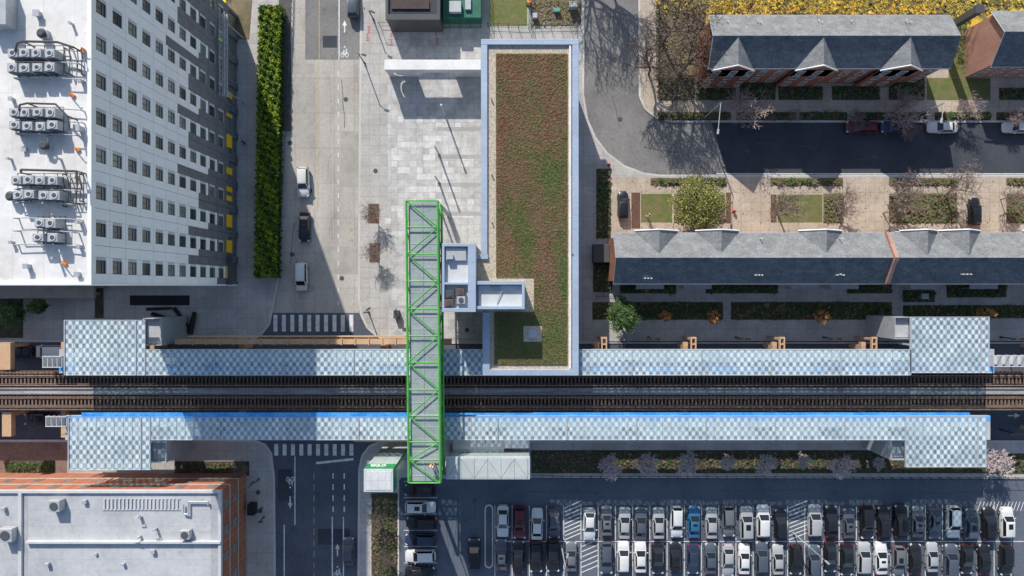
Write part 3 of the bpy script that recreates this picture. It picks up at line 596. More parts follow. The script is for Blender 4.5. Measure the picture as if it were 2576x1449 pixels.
# ------------------------------------------------------------ tracks
zt_=6.0
for cy,lab in ((957,'elevated railway track with dark timber ties and worn rails'),(1011,'elevated railway track with brown timber ties and worn rails')):
    _,Y=P(0,cy,zt_); tr=thing('railway_track',lab,'railway track',(0,Y,zt_))
    m=MB(); x=-96
    while x<96: m.box(x,x+.26,Y-1.3+U(-.06,.06),Y+1.3+U(-.06,.06),zt_-.25,zt_-.02+U(-.01,.01)); x+=.56
    o=mk('ties',m,TIE,tr); o['kind']='stuff'
    for s in (-1,1):
        m=MB(); m.box(-96,96,Y+s*.735-.05,Y+s*.735+.05,zt_,zt_+.17); mk('rail',m,RAIL,tr)
        m=MB(); m.box(-96,96,Y+s*.52-.07,Y+s*.52+.07,zt_,zt_+.10); mk('guard_timber',m,TIE,tr)
        m=MB(); m.box(-96,96,Y+s*1.12-.09,Y+s*1.12+.09,zt_,zt_+.10); mk('guard_timber',m,TIE,tr)
        m=MB(); m.box(-96,96,Y+s*.9-.2,Y+s*.9+.2,4.6,zt_-.27); mk('girder',m,RUST,tr)
    m=MB(); yy=Y+(1.22 if cy<1000 else -1.22)*-1; m.box(-96,96,yy-.05,yy+.05,zt_+.15,zt_+.28); mk('contact_rail',m,RAIL,tr)
_,Yw=P(0,984,zt_); m=MB(); m.box(-96,96,Yw-.37,Yw+.37,zt_-.1,zt_+.1); m.box(-96,96,Yw-.48,Yw-.41,zt_,zt_+.2); m.box(-96,96,Yw+.41,Yw+.48,zt_,zt_+.2); mk('track_walkway',m,WALK,label='weathered grey walkway between the two elevated tracks',cat='walkway')
m=MB(); _,Yd=P(0,984,5); m.box(-96,96,Yd-2.9,Yd+3.0,4.2,4.55); mk('track_deck',m,RUST,label='dark steel deck beneath the elevated tracks',cat='deck')
random.seed(2)
for i,x in enumerate(range(-1300,1500,215)):
    X=x*S+ (0 if abs(x+490)>120 else 8); m=MB()
    for Y in (-9.0,-21.8): m.box(X-.3,X+.3,Y-.3,Y+.3,0.13,4.2)
    m.box(X-.35,X+.35,-22.6,-8.2,3.4,4.15); mk('support_bent',m,TAN,label='tan painted steel frame carrying the elevated tracks',cat='support frame',group='elevated track support frames')
def platform(y0,y1,blue,lab,x0,x1):
    t=thing('station_platform',lab,'railway platform',((x0+x1)/2,(y0+y1)/2,6.6))
    m=MB(); m.box(x0,x1,y0,y1,6.6,7.1); mk('deck',m,PLT,t)
    m=MB(); m.box(x0,x1,blue[0],blue[1],7.103,7.13); mk('edge_strip',m,BLU,t)
    for k in range(14):
        x=x0+4+(x1-x0-8)*k/13
        m=MB(); m.box(x-1.6,x+1.6,(y0+y1)/2+.3,(y0+y1)/2+.36,7.1,8.9); mk('windbreak',m,GLP,t)
        m=MB(); m.box(x-1.2,x+1.2,(y0+y1)/2-.5,(y0+y1)/2-.1,7.45,7.52); m.box(x-1.1,x-1,(y0+y1)/2-.5,(y0+y1)/2-.1,7.1,7.45); m.box(x+1,x+1.1,(y0+y1)/2-.5,(y0+y1)/2-.1,7.1,7.45); mk('bench',m,DGM,t)
    return t
xl,xr=P(150,0,7)[0],P(2500,0,7)[0]
platform(-12.5,-9.0,(-12.2,-11.2),'elevated station platform with blue edge by the headhouse',xl,xr)
platform(-22.3,-18.75,(-19.5,-18.78),'elevated station platform with blue edge by the parking lot',P(165,0,7)[0],P(2490,0,7)[0])
CZ=9.8
def canopy(lab,rects,gut):
    a,b=P(rects[0][0],rects[0][2],CZ); t=thing('platform_canopy',lab,'platform canopy',(a,b,7.1))
    for i,(x0,x1,y0,y1) in enumerate(rects):
        m=MB(); A,Bq=P(x0,y0,CZ),P(x1,y1,CZ); z=CZ
        m.box(A[0],Bq[0],Bq[1],A[1],z-.03,z); mk('glass_roof',m,CAN,t)
        m=MB(); n=max(1,int((Bq[0]-A[0])/1.24))
        for k in range(n+1):
            x=A[0]+(Bq[0]-A[0])*k/n; m.box(x-.035,x+.035,Bq[1],A[1],z-.2,z-.035)
            m.box(x-.025,x+.025,Bq[1],A[1],z+.003,z+.03)
            if k%8==0: m.box(x-.08,x+.08,Bq[1],A[1],z+.031,z+.12)
        for y in (Bq[1]+.05,A[1]-.05,(A[1]+Bq[1])/2): m.box(A[0],Bq[0],y-.05,y+.05,z-.4,z-.205)
        mk('rafters',m,GRY,t)
        m=MB()
        for y in (Bq[1]-.03,A[1]+.03): m.box(A[0]-.05,Bq[0]+.05,y-.03,y+.03,z-.1,z+.05)
        mk('edge_trim',m,LPAN,t)
        for k in range(0,n+1,8):
            x=A[0]+(Bq[0]-A[0])*k/n; m=MB(); y=(A[1]+Bq[1])/2; m.box(x-.12,x+.12,y-.12,y+.12,7.1,z-.4) ; mk('column',m,GRY,t)
    for g in gut:
        m=MB(); m.pbox(*g[:4],g[4],g[4]+.12,zr=g[4]+.12); mk('blue_gutter',m,BLU,t)
canopy('long patterned glass platform canopy passing behind the station roof',[(163,365,806,943),(365.2,2289.8,880,943),(2290,2489,798,937)],[(290,1022,915,927,9.25),(1113,1213,915,927,9.25),(1458,2290,913,925,9.25)])
canopy('long patterned glass platform canopy alongside the parking lot',[(173,378,1050,1181),(378.2,2277.8,1050,1106),(2278,2481,1048,1174)],[(205,1024,1038,1048,9.7),(1114,1340,1039,1044,9.7),(1340,2440,1038,1045,9.7)])
for a,b,c,d,z in ((368,414,800,868,7.5),(381,426,1108,1160,7.5),(2242,2287,797,852,7.5),(2233,2275,1103,1154,7.5)):
    t=thing('stair_enclosure','grey metal stair enclosure next to the canopy','stair enclosure',(*P((a+b)/2,(c+d)/2,z),.12),'platform stair enclosures')
    m=MB(); m.pbox(a,b,c,d,.12,z,zr=z); mk('wall',m,GRY,t)
    m=MB(); m.pbox(a+4,b-4,c+4,d-4,z+.001,z+.2,zr=z); mk('roof',m,PLT,t)
    m=MB()
    for (q,w,e,f) in ((a,a+2,c,d),(b-2,b,c,d),(a+2,b-2,c,c+2),(a+2,b-2,d-2,d)): m.pbox(q,w,e,f,z+.001,z+.9,zr=z)
    mk('parapet',m,GRY,t)
for a,b,c,d in ((112,160,895,924),(120,172,1046,1072),(2495,2575,893,922)):
    m=MB()
    for x in (a,a+(b-a)*.25,(a+b)/2,a+(b-a)*.75,b): m.pbox(x-.7,x+.7,c,d,7.0,7.9,zr=7.5)
    m.pbox(a,b,c,c+2,7.9,8.0,zr=7.5); m.pbox(a,b,d-2,d,7.9,8.0,zr=7.5); m.pbox(a,b,c+3,d-3,6.8,6.95,zr=7.5)
    mk('platform_gate',m,LPAN,label='pale metal railing cage at the platform end',cat='railing',group='platform end railings')
m=MB(); m.pbox(440,1135,853,866,5.2,6.2); 
for i in range(20): 
    x=450+i*34; m.pbox(x,x+3,851,868,5.6,6.35,zr=6.2)
mk('steel_girder',m,TAN,label='long tan steel girder beside the upper platform',cat='girder')
m=MB(); m.pbox(470,1020,845,848,5.2,6.0); mk('steel_girder',m,TAN,label='thin tan steel beam over the street',cat='girder')
m=MB(); m.pbox(890,1024,1107,1112,5.2,6.2); mk('steel_girder',m,TAN,label='tan steel beam below the platform by the parking lot',cat='girder')
for x in (1520,1745,1968,2200):
    t=thing('bracket_frame','tan steel bracket frame projecting from the platform','bracket frame',(*P(x,862,6),.13),'tan bracket frames')
    m=MB(); m.pbox(x-7,x+7,848,852,5.6,6.1); m.pbox(x-7,x-4,852,882,5.6,6.1); m.pbox(x+4,x+7,852,882,5.6,6.1); m.pbox(x-4,x+4,864,868,5.6,6.0,zr=6.1); mk('bracket',m,TAN,t)
    m=MB(); m.pbox(x-5,x+3,851,856,.13,5.6,zr=5.6); mk('post',m,TAN,t)
for (a,b,c,d) in ((5,28,1036,1098),(-5,26,862,930)):
    m=MB(); m.pbox(a,b,c,d,4.7,5.6); m.pbox(a+4,b-4,c+6,c+14,.13,4.7,zr=4.7); mk('steel_girder',m,TAN,label='tan steel cross beam at the track edge',cat='girder')
# ------------------------------------------------------------ green truss footbridge
br=thing('footbridge','bright green steel truss footbridge spanning the tracks','footbridge',(*P(1065,860),0))
zT,zB=15.2,10.2
ny=[505,572,640,708,777,845,912,980,1046,1112,1157,1215]
XL=P(1022,0,zT)[0]; XR=P(1101,0,zT)[0]
def bx(side,py): 
    t=(py-505)/710; return (XL if side==0 else XR)+t*.35
Ys=[P(0,y,zT)[1] for y in ny]
r=.10
for s in (0,1):
    for zz in (zT,zB):
        m=MB(); m.tube((bx(s,505),Ys[0],zz),(bx(s,1215),Ys[-1],zz),.17,None,4,0,True); mk('chord',m,GRN,br)
for i,y in enumerate(Ys):
    m=MB(); a=(bx(0,ny[i]),y,zT);b=(bx(1,ny[i]),y,zT); m.tube(a,b,r,None,4,0,True); mk('strut',m,GRN,br)
    for s in (0,1):
        m=MB(); m.tube((bx(s,ny[i]),y,zB),(bx(s,ny[i]),y,zT),.085,None,4,0,True); mk('post',m,GRN,br)
    m=MB(); m.tube((bx(0,ny[i]),y,zB),(bx(1,ny[i]),y,zB),r,None,4,0,True); mk('floor_beam',m,GRN,br)
for i in range(11):
    y0,y1=Ys[i],Ys[i+1]; a,b=(0,1) if i%2==0 else (1,0)
    m=MB(); m.tube((bx(a,ny[i]),y0,zT),(bx(b,ny[i+1]),y1,zT),.09,None,4,0,True); mk('diagonal',m,GRN,br)
    for s in (0,1):
        p,q=(zB,zT) if i%2==0 else (zT,zB)
        m=MB(); m.tube((bx(s,ny[i]),y0,p),(bx(s,ny[i+1]),y1,q),.07,None,4,0,True); mk('diagonal',m,GRN,br)
m=MB(); a0,a1=bx(0,505)+.22,bx(1,505)-.22; b0,b1=bx(0,1215)+.22,bx(1,1215)-.22
m.prism([(a0,Ys[0]-.1),(a1,Ys[0]-.1),(b1,Ys[-1]+.1),(b0,Ys[-1]+.1)],14.6,14.72); mk('roof',m,BRF,br)
m=MB(); m.tube(((a0+a1)/2,Ys[0]-.1,14.75),((b0+b1)/2,Ys[-1]+.1,14.75),.05,None,4); 
for i in range(23):
    t=(i+.5)/23; y=Ys[0]+(Ys[-1]-Ys[0])*t; m.tube((a0+.35*t,y,14.74),(a1+.35*t,y,14.74),.03,None,4)
mk('roof_ribs',m,GRY,br)
m=MB(); m.prism([(a0,Ys[0]-.1),(a1,Ys[0]-.1),(b1,Ys[-1]+.1),(b0,Ys[-1]+.1)],10.35,10.5); mk('floor',m,PLT,br)
for s in (0,1):
    m=MB(); o=.4 if s==0 else -.4; m.add([(bx(s,505)+o,Ys[0]-.2,10.5),(bx(s,1215)+o,Ys[-1]+.2,10.5),(bx(s,1215)+o,Ys[-1]+.2,14.55),(bx(s,505)+o,Ys[0]-.2,14.55)],[(0,1,2,3)]); mk('side_glazing',m,GLP,br)
for py in (520,1200):
    m=MB(); y=P(0,py,zB)[1]
    for s in (0,1): m.cyl(bx(s,py),y,.12,zB-.2,.3,12)
    mk('pier',m,GRY,br)
# ------------------------------------------------------------ cta elevator tower
ez=15.0
a,b=P(915,1180,ez); c,d=P(989,1238,ez)
el=thing('elevator_tower','pale glass elevator tower with green lettered band','elevator tower',((a+c)/2,(b+d)/2,.12))
m=MB(); m.box(a+.05,c-.05,d+.05,b-.05,.12,ez-.15); mk('wall',m,GLP,el)
m=MB(); m.box(a,c,d,b,ez-.15,ez); mk('roof',m,LPAN,el,bevel=.04)
m=MB(); m.box(a+.3,c-.3,d+.3,b-.3,ez+.002,ez+.06); mk('roof_panel',m,M('pale_panel',(.66,.67,.67),.6,brick=(1,40,.04,0,.8,.04)),el)
m=MB(); m.box(a,c+.04,b-.048,b+.06,ez-2.5,ez-.16); m.box(c-.048,c+.05,d,b-.05,ez-2.5,ez-.16); mk('sign_band',m,GRNS,el)
m=MB(); m.box(c-.046,c+.03,b-.5,b-.051,.2,ez-2.51); mk('green_corner',m,GRNS,el)
fc_=bpy.data.curves.new('lettering','FONT'); fc_.body='cta'; fc_.size=1.9; fc_.extrude=.02; fc_.align_x='CENTER'; fc_.offset=.03
fo=bpy.data.objects.new('lettering',fc_); col.objects.link(fo)
bpy.context.view_layer.update(); dg=bpy.context.evaluated_depsgraph_get(); lm=bpy.data.meshes.new_from_object(fo.evaluated_get(dg)); bpy.data.objects.remove(fo)
lm.materials.clear(); lm.materials.append(FRW)
lo=bpy.data.objects.new('lettering',lm); col.objects.link(lo); lo.parent=el; lo['label']='white cta lettering on green band'
oo=ORGN[el.name]; lo.location=((a+c)/2-.3-oo[0],b+.085-oo[1],ez-2.0-oo[2]); lo.rotation_euler=(math.pi/2,0,math.pi)
hz_=11
hh=thing('glass_headhouse','pale green glass station entrance beside the parking lot','station entrance',(*P(1228,1178,hz_),.12))
m=MB(); m.pbox(1123,1332,1150,1205,.12,hz_-.2,zr=hz_); mk('wall',m,GLP,hh)
m=MB(); m.pbox(1122,1333,1149,1206,hz_-.2,hz_,zr=hz_); mk('roof',m,LPAN,hh,bevel=.03)
m=MB(); m.pbox(1126,1329,1153,1202,hz_+.002,hz_+.05,zr=hz_); mk('roof_glass',m,M('pale_roof_glass',(.50,.55,.53),.35,(.44,.49,.47),.4,3,.06,spec=.5),hh)
m=MB()
for i in range(7):
    x=1126+i*33.5; p=P(x,1153,hz_); q=P(x,1202,hz_); m.tube((*p,hz_+.08),(*q,hz_+.08),.04,None,4)
    if i<6: q=P(x+33.5,1202,hz_) if i%2 else P(x+33.5,1153,hz_); p=P(x,1153 if i%2 else 1202,hz_); m.tube((*p,hz_+.08),(*q,hz_+.08),.03,None,4)
mk('roof_ribs',m,GRY,hh)
m=MB(); m.pbox(1140,1268,1128,1151,.12,8.2,zr=8.2); mk('link_wall',m,GLP,hh)
m=MB(); m.pbox(1265,1332,1100,1128,8.0,8.3,zr=8.3); m.pbox(1139,1269,1106,1129,8.2,8.45,zr=8.3); mk('link_roof',m,LPAN,hh)
# ------------------------------------------------------------ bottom-left brick building
bz=9.4
bb=thing('commercial_building','brick commercial building with pale flat membrane roof','commercial building',(*P(300,1350),0))
X0=P(-260,0,bz)[0]; X1=P(556,0,bz)[0]; Yt=P(0,1234,bz)[1]; Yb=P(0,1700,bz)[1]
m=MB(); m.box(X0,X1,Yb,Yt,0,bz-.5); mk('wall',m,BRKO,bb)
m=MB(); m.box(X0,X1-.4,Yb+.4,Yt-.4,bz-.5,bz-.3); mk('roof',m,GROOF,bb)
m=MB(); m.box(X1-.4,X1+.03,Yb,Yt+.03,bz-.5,bz+.05); m.box(X0,X1-.4,Yt-.4,Yt+.03,bz-.5,bz+.05); x,_=P(50,0,bz); m.box(x-.25,x+.25,Yb,Yt-.4,bz-.3,bz+.06); mk('parapet',m,LPAN,bb,bevel=.03)
m=MB(); m.box(X1-1.6,X1-.41,Yb+.4,Yt-.41,bz-.298,bz-.285); m.box(x+.26,x+.9,Yb+.4,Yt-.41,bz-.298,bz-.284); mk('roof_walkpad',m,M('roof_pad',(.44,.44,.45),.85,(.36,.36,.37),.4,stain=.2),bb)
LIM=M('limestone',(.58,.53,.46),.8)
for z in (3.2,6.3):
    m=MB(); m.box(X0,X1+.08,Yt,Yt+.08,z,z+.2); m.box(X1,X1+.08,Yb,Yt,z,z+.2); mk('stone_course',m,LIM,bb)
    for i in range(10):
        x=X1-2.2-i*4.6
        m=MB(); m.box(x-.6,x+.6,Yt+.005,Yt+.06,z+.6,z+2.0,0); m.box(x-.7,x+.7,Yt+.062,Yt+.12,z+.5,z+.6,1); m.box(x-.03,x+.03,Yt+.062,Yt+.09,z+.6,z+2.0,1); mk('window',m,[GLS2,BRKO],bb)
    for i in range(4):
        y=Yt-2.4-i*3.8
        m=MB(); m.box(X1+.005,X1+.06,y-.6,y+.6,z+.5,z+2.0,0); m.box(X1+.062,X1+.12,y-.7,y+.7,z+.4,z+.5,1); m.box(X1+.062,X1+.09,y-.03,y+.03,z+.5,z+2.0,1); mk('window',m,[GLS2,BRK],bb)
zr_=bz-.3
def bobj(px,py,w,d_,h,label,name='roof_vent',cat='roof vent',mat=GRY,fan=False):
    X,Y=P(px,py,bz); t=thing(name,label,cat,(X,Y,zr_)); m=MB(); m.box(X-w/2,X+w/2,Y-d_/2,Y+d_/2,zr_+.15,zr_+h); m.box(X-w/2+.05,X-w/2+.15,Y-d_/2,Y+d_/2,zr_+.001,zr_+.15); m.box(X+w/2-.15,X+w/2-.05,Y-d_/2,Y+d_/2,zr_+.001,zr_+.15); mk('casing',m,mat,t,bevel=.04)
    if fan: m=MB(); m.cyl(X,Y,zr_+h+.001,zr_+h+.08,w*.36,14); mk('fan_grille',m,DGM,t); m=MB(); m.box(X-w/2+.1,X+w/2-.1,Y-d_/2-.04,Y-d_/2-.001,zr_+.3,zr_+h-.15); mk('coil_panel',m,DGM,t)
bobj(148,1268,1.6,1.6,1.4,'square grey rooftop cooling unit on brick building','air_conditioner','air conditioner',GRY,True)
bobj(28,1340,1.9,1.9,1.5,'square grey rooftop cooling unit on brick building','air_conditioner','air conditioner',GRY,True)
bobj(470,1342,1.4,1.3,1.0,'square grey rooftop cooling unit on brick building','air_conditioner','air conditioner',GRY,True)
for a_ in ((213,1262,.6,.6,.5),(350,1299,.3,.3,.8),(385,1388,.6,.6,.5),(352,1350,.3,.3,.8),(393,1330,.25,.25,.9),(120,1420,.5,.5,.6),(10,1280,.5,.5,.6),(310,1420,.4,.4,.5),(240,1395,.4,.4,.3)): bobj(*a_,'small capped vent on the pale flat roof')
m=MB(); pts=[(462,1268),(462,1292),(475,1294),(475,1262),(524,1262),(524,1270)]
for p,q in zip(pts,pts[1:]): m.tube((*P(*p,bz),zr_+.4),(*P(*q,bz),zr_+.4),.13,None,8,0,True)
mk('roof_duct',m,GRY,label='bent grey duct on the pale flat roof',cat='duct')
m=MB()
for i in range(20):
    x=258+i*9.7; m.pbox(x,x+4,1257,1283,zr_+.12,zr_+.16,zr=bz)
m.pbox(256,452,1255,1257,zr_+.05,zr_+.11,zr=bz); m.pbox(256,452,1283,1285,zr_+.05,zr_+.11,zr=bz)
mk('roof_grating',m,LPAN,label='pale slatted grating strip on the flat roof',cat='roof grating')
m=MB(); m.pbox(66,556,1361,1366,zr_+.002,zr_+.6,zr=bz); mk('roof_divider',m,LPAN,label='low divider parapet across the flat roof',cat='roof divider')
for (p,q) in (((355,1300),(368,1338)),((350,1352),(345,1390)),((390,1330),(405,1365)),((398,1340),(412,1372))):
    m=MB(); m.tube((*P(*p,bz),zr_),(*P(*p,bz),zr_+1.1),.07,None,5,0,True); m.tube((*P(*p,bz),zr_+1.1),(P(*p,bz)[0]-.7,P(*p,bz)[1]+.3,zr_+1.3),.07,None,5,0,True); mk('vent_pipe',m,LPAN,label='thin bent vent pipe on the flat roof',cat='vent pipe',group='bent vent pipes')
# ------------------------------------------------------------ townhouses
def townhouse(a,b,c,d,e,r,gables,front,label,brick=BRK,wstep=2.3):
    X0,Y1=P(a,c,e); X1,Y0=P(b,d,e); Ym=(Y0+Y1)/2; o=.4
    t=thing('townhouse_row',label,'townhouse',((X0+X1)/2,Ym,.12))
    m=MB(); x0,x1,y0,y1=X0+o,X1-o,Y0+o,Y1-o
    m.box(x0,x1,y0,y1,.12,e)
    zi=r-.12
    for x in (x0,x1-.25): m.add([(x,y0,e),(x,y1,e),(x,Ym,zi),(x+.25,y0,e),(x+.25,y1,e),(x+.25,Ym,zi)],[(0,2,1),(3,4,5),(0,3,5,2),(1,2,5,4)])
    mk('wall',m,brick,t)
    m=MB(); th=.18
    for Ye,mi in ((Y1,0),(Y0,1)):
        s=1 if Ye==Y1 else -1
        v=[(X0,Ye,e),(X1,Ye,e),(X1,Ym,r),(X0,Ym,r)]; v+=[(x,y,z+th) for x,y,z in v]
        f=[(3,2,1,0),(4,5,6,7),(0,1,5,4),(1,2,6,5),(2,3,7,6),(3,0,4,7)]
        m.add(v,f if s<0 else [g[::-1] for g in f],mi)
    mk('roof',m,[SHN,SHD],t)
    m=MB(); m.box(X0-.02,X1+.02,Y0-.12,Y0-.003,e-.08,e+.12); m.box(X0-.02,X1+.02,Y1+.003,Y1+.12,e-.08,e+.12); mk('gutter',m,GRY,t)
    m=MB(); m.tube((X0,Ym,r+th+.02),(X1,Ym,r+th+.02),.09,None,4); mk('ridge_cap',m,SHN,t)
    for x in (X0,X1):
        m=MB(); 
        for Ye in (Y0,Y1): m.tube((x,Ye,e+.1),(x,Ym,r+.1),.05,None,4)
        mk('verge_trim',m,GRY,t)
    f=-1 if front=='down' else 1
    Ye=Y0 if f<0 else Y1; half=abs(Ye-Ym)
    for gx,gw,gh in gables:
        cx=P(gx,0,(e+r)/2)[0]; w=gw*S*.9; zg=e+(r-e)*gh; yf=Ye+f*.35; yk=Ye-f*half*gh
        m=MB(); zb=e+th+.02; zg2=zg+th+.05
        m.add([(cx-w/2,yf,zb-.1),(cx,yf,zg2),(cx,yk,zg2),(cx-w/2,Ye,zb-.1)],[(0,1,2,3)],0)
        m.add([(cx+w/2,yf,zb-.1),(cx,yf,zg2),(cx,yk,zg2),(cx+w/2,Ye,zb-.1)],[(3,2,1,0)],0)
        mk('gable_roof',m,SHN,t)
        m=MB(); m.tube((cx-w/2-.1,yf+f*.02,zb-.12),(cx,yf+f*.02,zg2+.04),.12,None,4,0,True); m.tube((cx+w/2+.1,yf+f*.02,zb-.12),(cx,yf+f*.02,zg2+.04),.12,None,4,0,True); mk('gable_trim',m,FRW,t)
        m=MB(); m.add([(cx-w/2+.2,yf-f*.15,e-3),(cx+w/2-.2,yf-f*.15,e-3),(cx+w/2-.2,yf-f*.15,e),(cx,yf-f*.15,zg-.05),(cx-w/2+.2,yf-f*.15,e)],[(0,1,2,3,4)]); 
        m.box(cx-w/2+.2,cx+w/2-.2,min(Ye,yf-f*.15),max(Ye,yf-f*.15),.12,e-.1); mk('gable_bay',m,brick,t)
    n=int((x1-x0)/wstep)
    yw=(y0 if f<0 else y1)
    for i in range(n):
        x=x0+1.1+i*(x1-x0-2)/max(1,n-1)
        for z in (1.3,4.2,6.5):
            if z>e-1.5: continue
            inb=any(abs(x-P(g[0],0,(e+r)/2)[0])<g[1]*S*.45 for g in gables); yy=(Ye+f*.21) if inb else yw
            m=MB(); m.box(x-.45,x+.45,yy,yy+f*.05,z,z+1.5,0); 
            for q in (-.5,.45): m.box(x+q,x+q+.05,yy,yy+f*.09,z-.05,z+1.55,1)
            m.box(x-.5,x+.5,yy,yy+f*.12,z-.12,z-.051,1); m.box(x-.5,x+.5,yy,yy+f*.12,z+1.551,z+1.62,1); m.box(x-.45,x+.45,yy,yy+f*.085,z+.72,z+.78,1)
            mk('window',m,[GLS,FRW],t)
    return t,(X0,X1,Y0,Y1,Ym)
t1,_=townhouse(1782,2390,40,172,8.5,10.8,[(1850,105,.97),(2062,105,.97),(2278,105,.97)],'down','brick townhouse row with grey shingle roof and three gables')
t2,g2=townhouse(1543,2229,587,713,8.5,10.8,[(1655,110,.8),(1810,110,.8),(2072,110,.8)],'up','brick townhouse row with grey shingle roof by driveways')
t3,g3=townhouse(2238,2900,587,713,8.5,10.8,[(2322,95,.9),(2425,105,.9),(2640,105,.9)],'up','second brick townhouse row with grey shingle roof')
PKB=M('pinkish_brick',(.48,.27,.21),.9,(.40,.22,.17),.5,8,.1,brick=(.5,.5,.03,.5,.85,.12))
t4,g4=townhouse(2492,3100,30,168,6.4,9.2,[],'down','brick townhouse end with gabled shingle roof and pink gable wall',PKB)
m=MB(); x=P(2232,0,9)[0]; Y0,Y1,Ym=g2[2],g2[3],g2[4]
v=[(x-.22,Y1+.1,8.4),(x-.22,Ym,11.5),(x-.22,Y0-.1,8.4),(x+.22,Y1+.1,8.4),(x+.22,Ym,11.5),(x+.22,Y0-.1,8.4),(x-.22,Y1+.1,9.2),(x-.22,Y0-.1,9.2),(x+.22,Y1+.1,9.2),(x+.22,Y0-.1,9.2)]
m.add(v,[(0,2,7,1,6),(3,8,4,9,5),(6,1,4,8),(1,7,9,4),(0,6,8,3),(2,5,9,7)]); m.box(x-.2,x+.2,Y0,Y1,.12,8.4); mk('party_wall',m,PKB,label='raised brick party wall between two townhouse rows',cat='wall')
m=MB(); x,y=P(2466,0,9.5)[0],P(0,22,9.5)[1]; m.box(x-.5,x+.5,y-.5,y+.5,.12,9.3); m.box(x-.6,x+.6,y-.6,y+.6,9.302,9.5); mk('chimney_stack',m,DGM,label='square dark chimney stack beside the townhouse',cat='chimney')
def rvent(px,py,dz=9.8):
    X,Y=P(px,py,dz); m=MB(); m.cyl(X,Y,dz-.6,dz+.3,.06,7); m.cyl(X,Y,dz+.3,dz+.36,.09,7); mk('vent_pipe',m,FRW,label='small white plumbing vent pipe on shingle roof',cat='vent pipe',group='townhouse roof vents')
for a in ((1622,700),(1630,700),(1638,700),(1900,692),(1908,692),(1916,692),(2105,692),(2113,690),(2121,692),(2420,690),(2430,690),(2440,690),(1672,661),(1945,661),(2120,661),(2340,661),(1915,600),(2115,600)): rvent(*a)
for a in ((1905,52),(1912,56),(1830,55),(2058,53),(2066,57),(2278,52),(2287,56),(2140,54)): rvent(*a,9.6)
for x in (1600,1720,1990,2090,2290,2440):
    m=MB(); m.pbox(x,x+70,715,727,2.6,2.75); 
    for k in (2,34,66): m.pbox(x+k,x+k+2,724,726,.13,2.6,zr=2.6)
    mk('porch',m,GRY,label='small grey porch roof behind the townhouses',cat='porch',group='rear porches')
# ------------------------------------------------------------ top centre small buildings
t=thing('shed_building','low flat-roofed building with black membrane roof','building',(*P(1040,20),.12))
m=MB(); m.pbox(972,1106,-120,50,.12,4.6,zr=5); mk('wall',m,DGM,t)
m=MB(); m.pbox(974,1104,-118,38,4.6,4.75,zr=5); mk('roof',m,ASPD,t)
m=MB(); m.pbox(970,977,-120,50,4.6,5.1,zr=5); m.pbox(1100,1107,-120,50,4.6,5.1,zr=5); m.pbox(977,1100,36,50,4.6,5.1,zr=5); mk('parapet',m,DGM,t)
m=MB(); m.pbox(985,1080,0,22,4.751,5.0,zr=5); mk('roof_curb',m,M('roof_curb_dark',(.10,.07,.06),.9,(.07,.06,.055),1),t)
t=thing('green_container','green steel equipment container with pale roof gear','container',(*P(1160,20),.12))
m=MB(); m.pbox(1114,1210,-80,44,.13,2.6); mk('body',m,M('container_green',(.03,.15,.10),.6,(.04,.19,.13),1,brick=(.4,9,.04,0,.7,.1)),t)
m=MB(); m.pbox(1130,1160,2,30,2.61,3.4); m.pbox(1170,1185,-5,25,2.61,3.0,zr=2.8); mk('roof_gear',m,GRY,t,bevel=.04)
def fence(pts,h,lab,mat=DGM):
    m=MB(); q=pp(pts)
    for p,r in zip(q,q[1:]):
        L_=math.hypot(r[0]-p[0],r[1]-p[1]); n=max(1,int(L_/1.5))
        for zz in (h*.2,h): m.tube((*p,zz+.12),(*r,zz+.12),.035,None,4)
        for i in range(n+1): x=p[0]+(r[0]-p[0])*i/n; y=p[1]+(r[1]-p[1])*i/n; m.tube((x,y,.12),(x,y,h+.15),.05,None,4)
        n2=int(L_/.3)
        for i in range(n2): x=p[0]+(r[0]-p[0])*i/n2; y=p[1]+(r[1]-p[1])*i/n2; m.tube((x,y,.12),(x,y,h),.014,None,3)
    mk('fence',m,mat,label=lab,cat='fence')
gf=M('fence_green',(.04,.17,.09),.6)
fence([(958,68),(1106,72),(1210,72)],1.9,'dark green mesh fence around the yard',gf); fence([(1226,-30),(1228,70),(1330,74),(1332,-30)],1.9,'green mesh fence around a small lawn',gf)
fence([(1336,74),(1460,72)],1.5,'thin metal fence around the dirt yard')
fence([(1656,254),(1656,30)],1.4,'black iron fence along the corner garden',BLK); fence([(1656,197),(1760,199)],1.4,'black iron fence before the townhouses',BLK)
fence([(1340,1196),(2600,1200)],1.3,'long black iron fence edging the parking lot',BLK); fence([(1498,745),(1560,745)],1.2,'black iron fence behind the townhouses',BLK)
fence([(1530,858),(2600,858)],1.0,'low black fence along the track sidewalk',BLK)
m=MB(); m.pbox(1493,1534,614,660,.13,2.2); mk('utility_enclosure',m,DGM,label='dark utility enclosure at the townhouse corner',cat='enclosure',bevel=.05)
m=MB()
for p,q,w in (((372,778),(440,775),.25),((440,775),(480,820),.3),((480,838),(496,785),.5),((415,800),(470,842),.2),((385,790),(430,800),.35)):
    a,b=P(*p),P(*q); m.tube((*a,.3),(*b,.9),w,w*.7,4,0,True)
mk('sculpture',m,BLK,label='black angular steel sculpture in the shaded forecourt',cat='sculpture')
mb=MB(); pts=[]
for i in range(9): t=math.pi*i/8; pts.append((1230+11*math.cos(t),1279-11*math.sin(t)))
for i in range(9): t=math.pi+math.pi*i/8; pts.append((1230+11*math.cos(t),1418-11*math.sin(t)))
mb.prism(pp(pts),.0,.15); struct('parking_island',mb,KERB,'pale concrete kerbed island in the parking lot','traffic island')
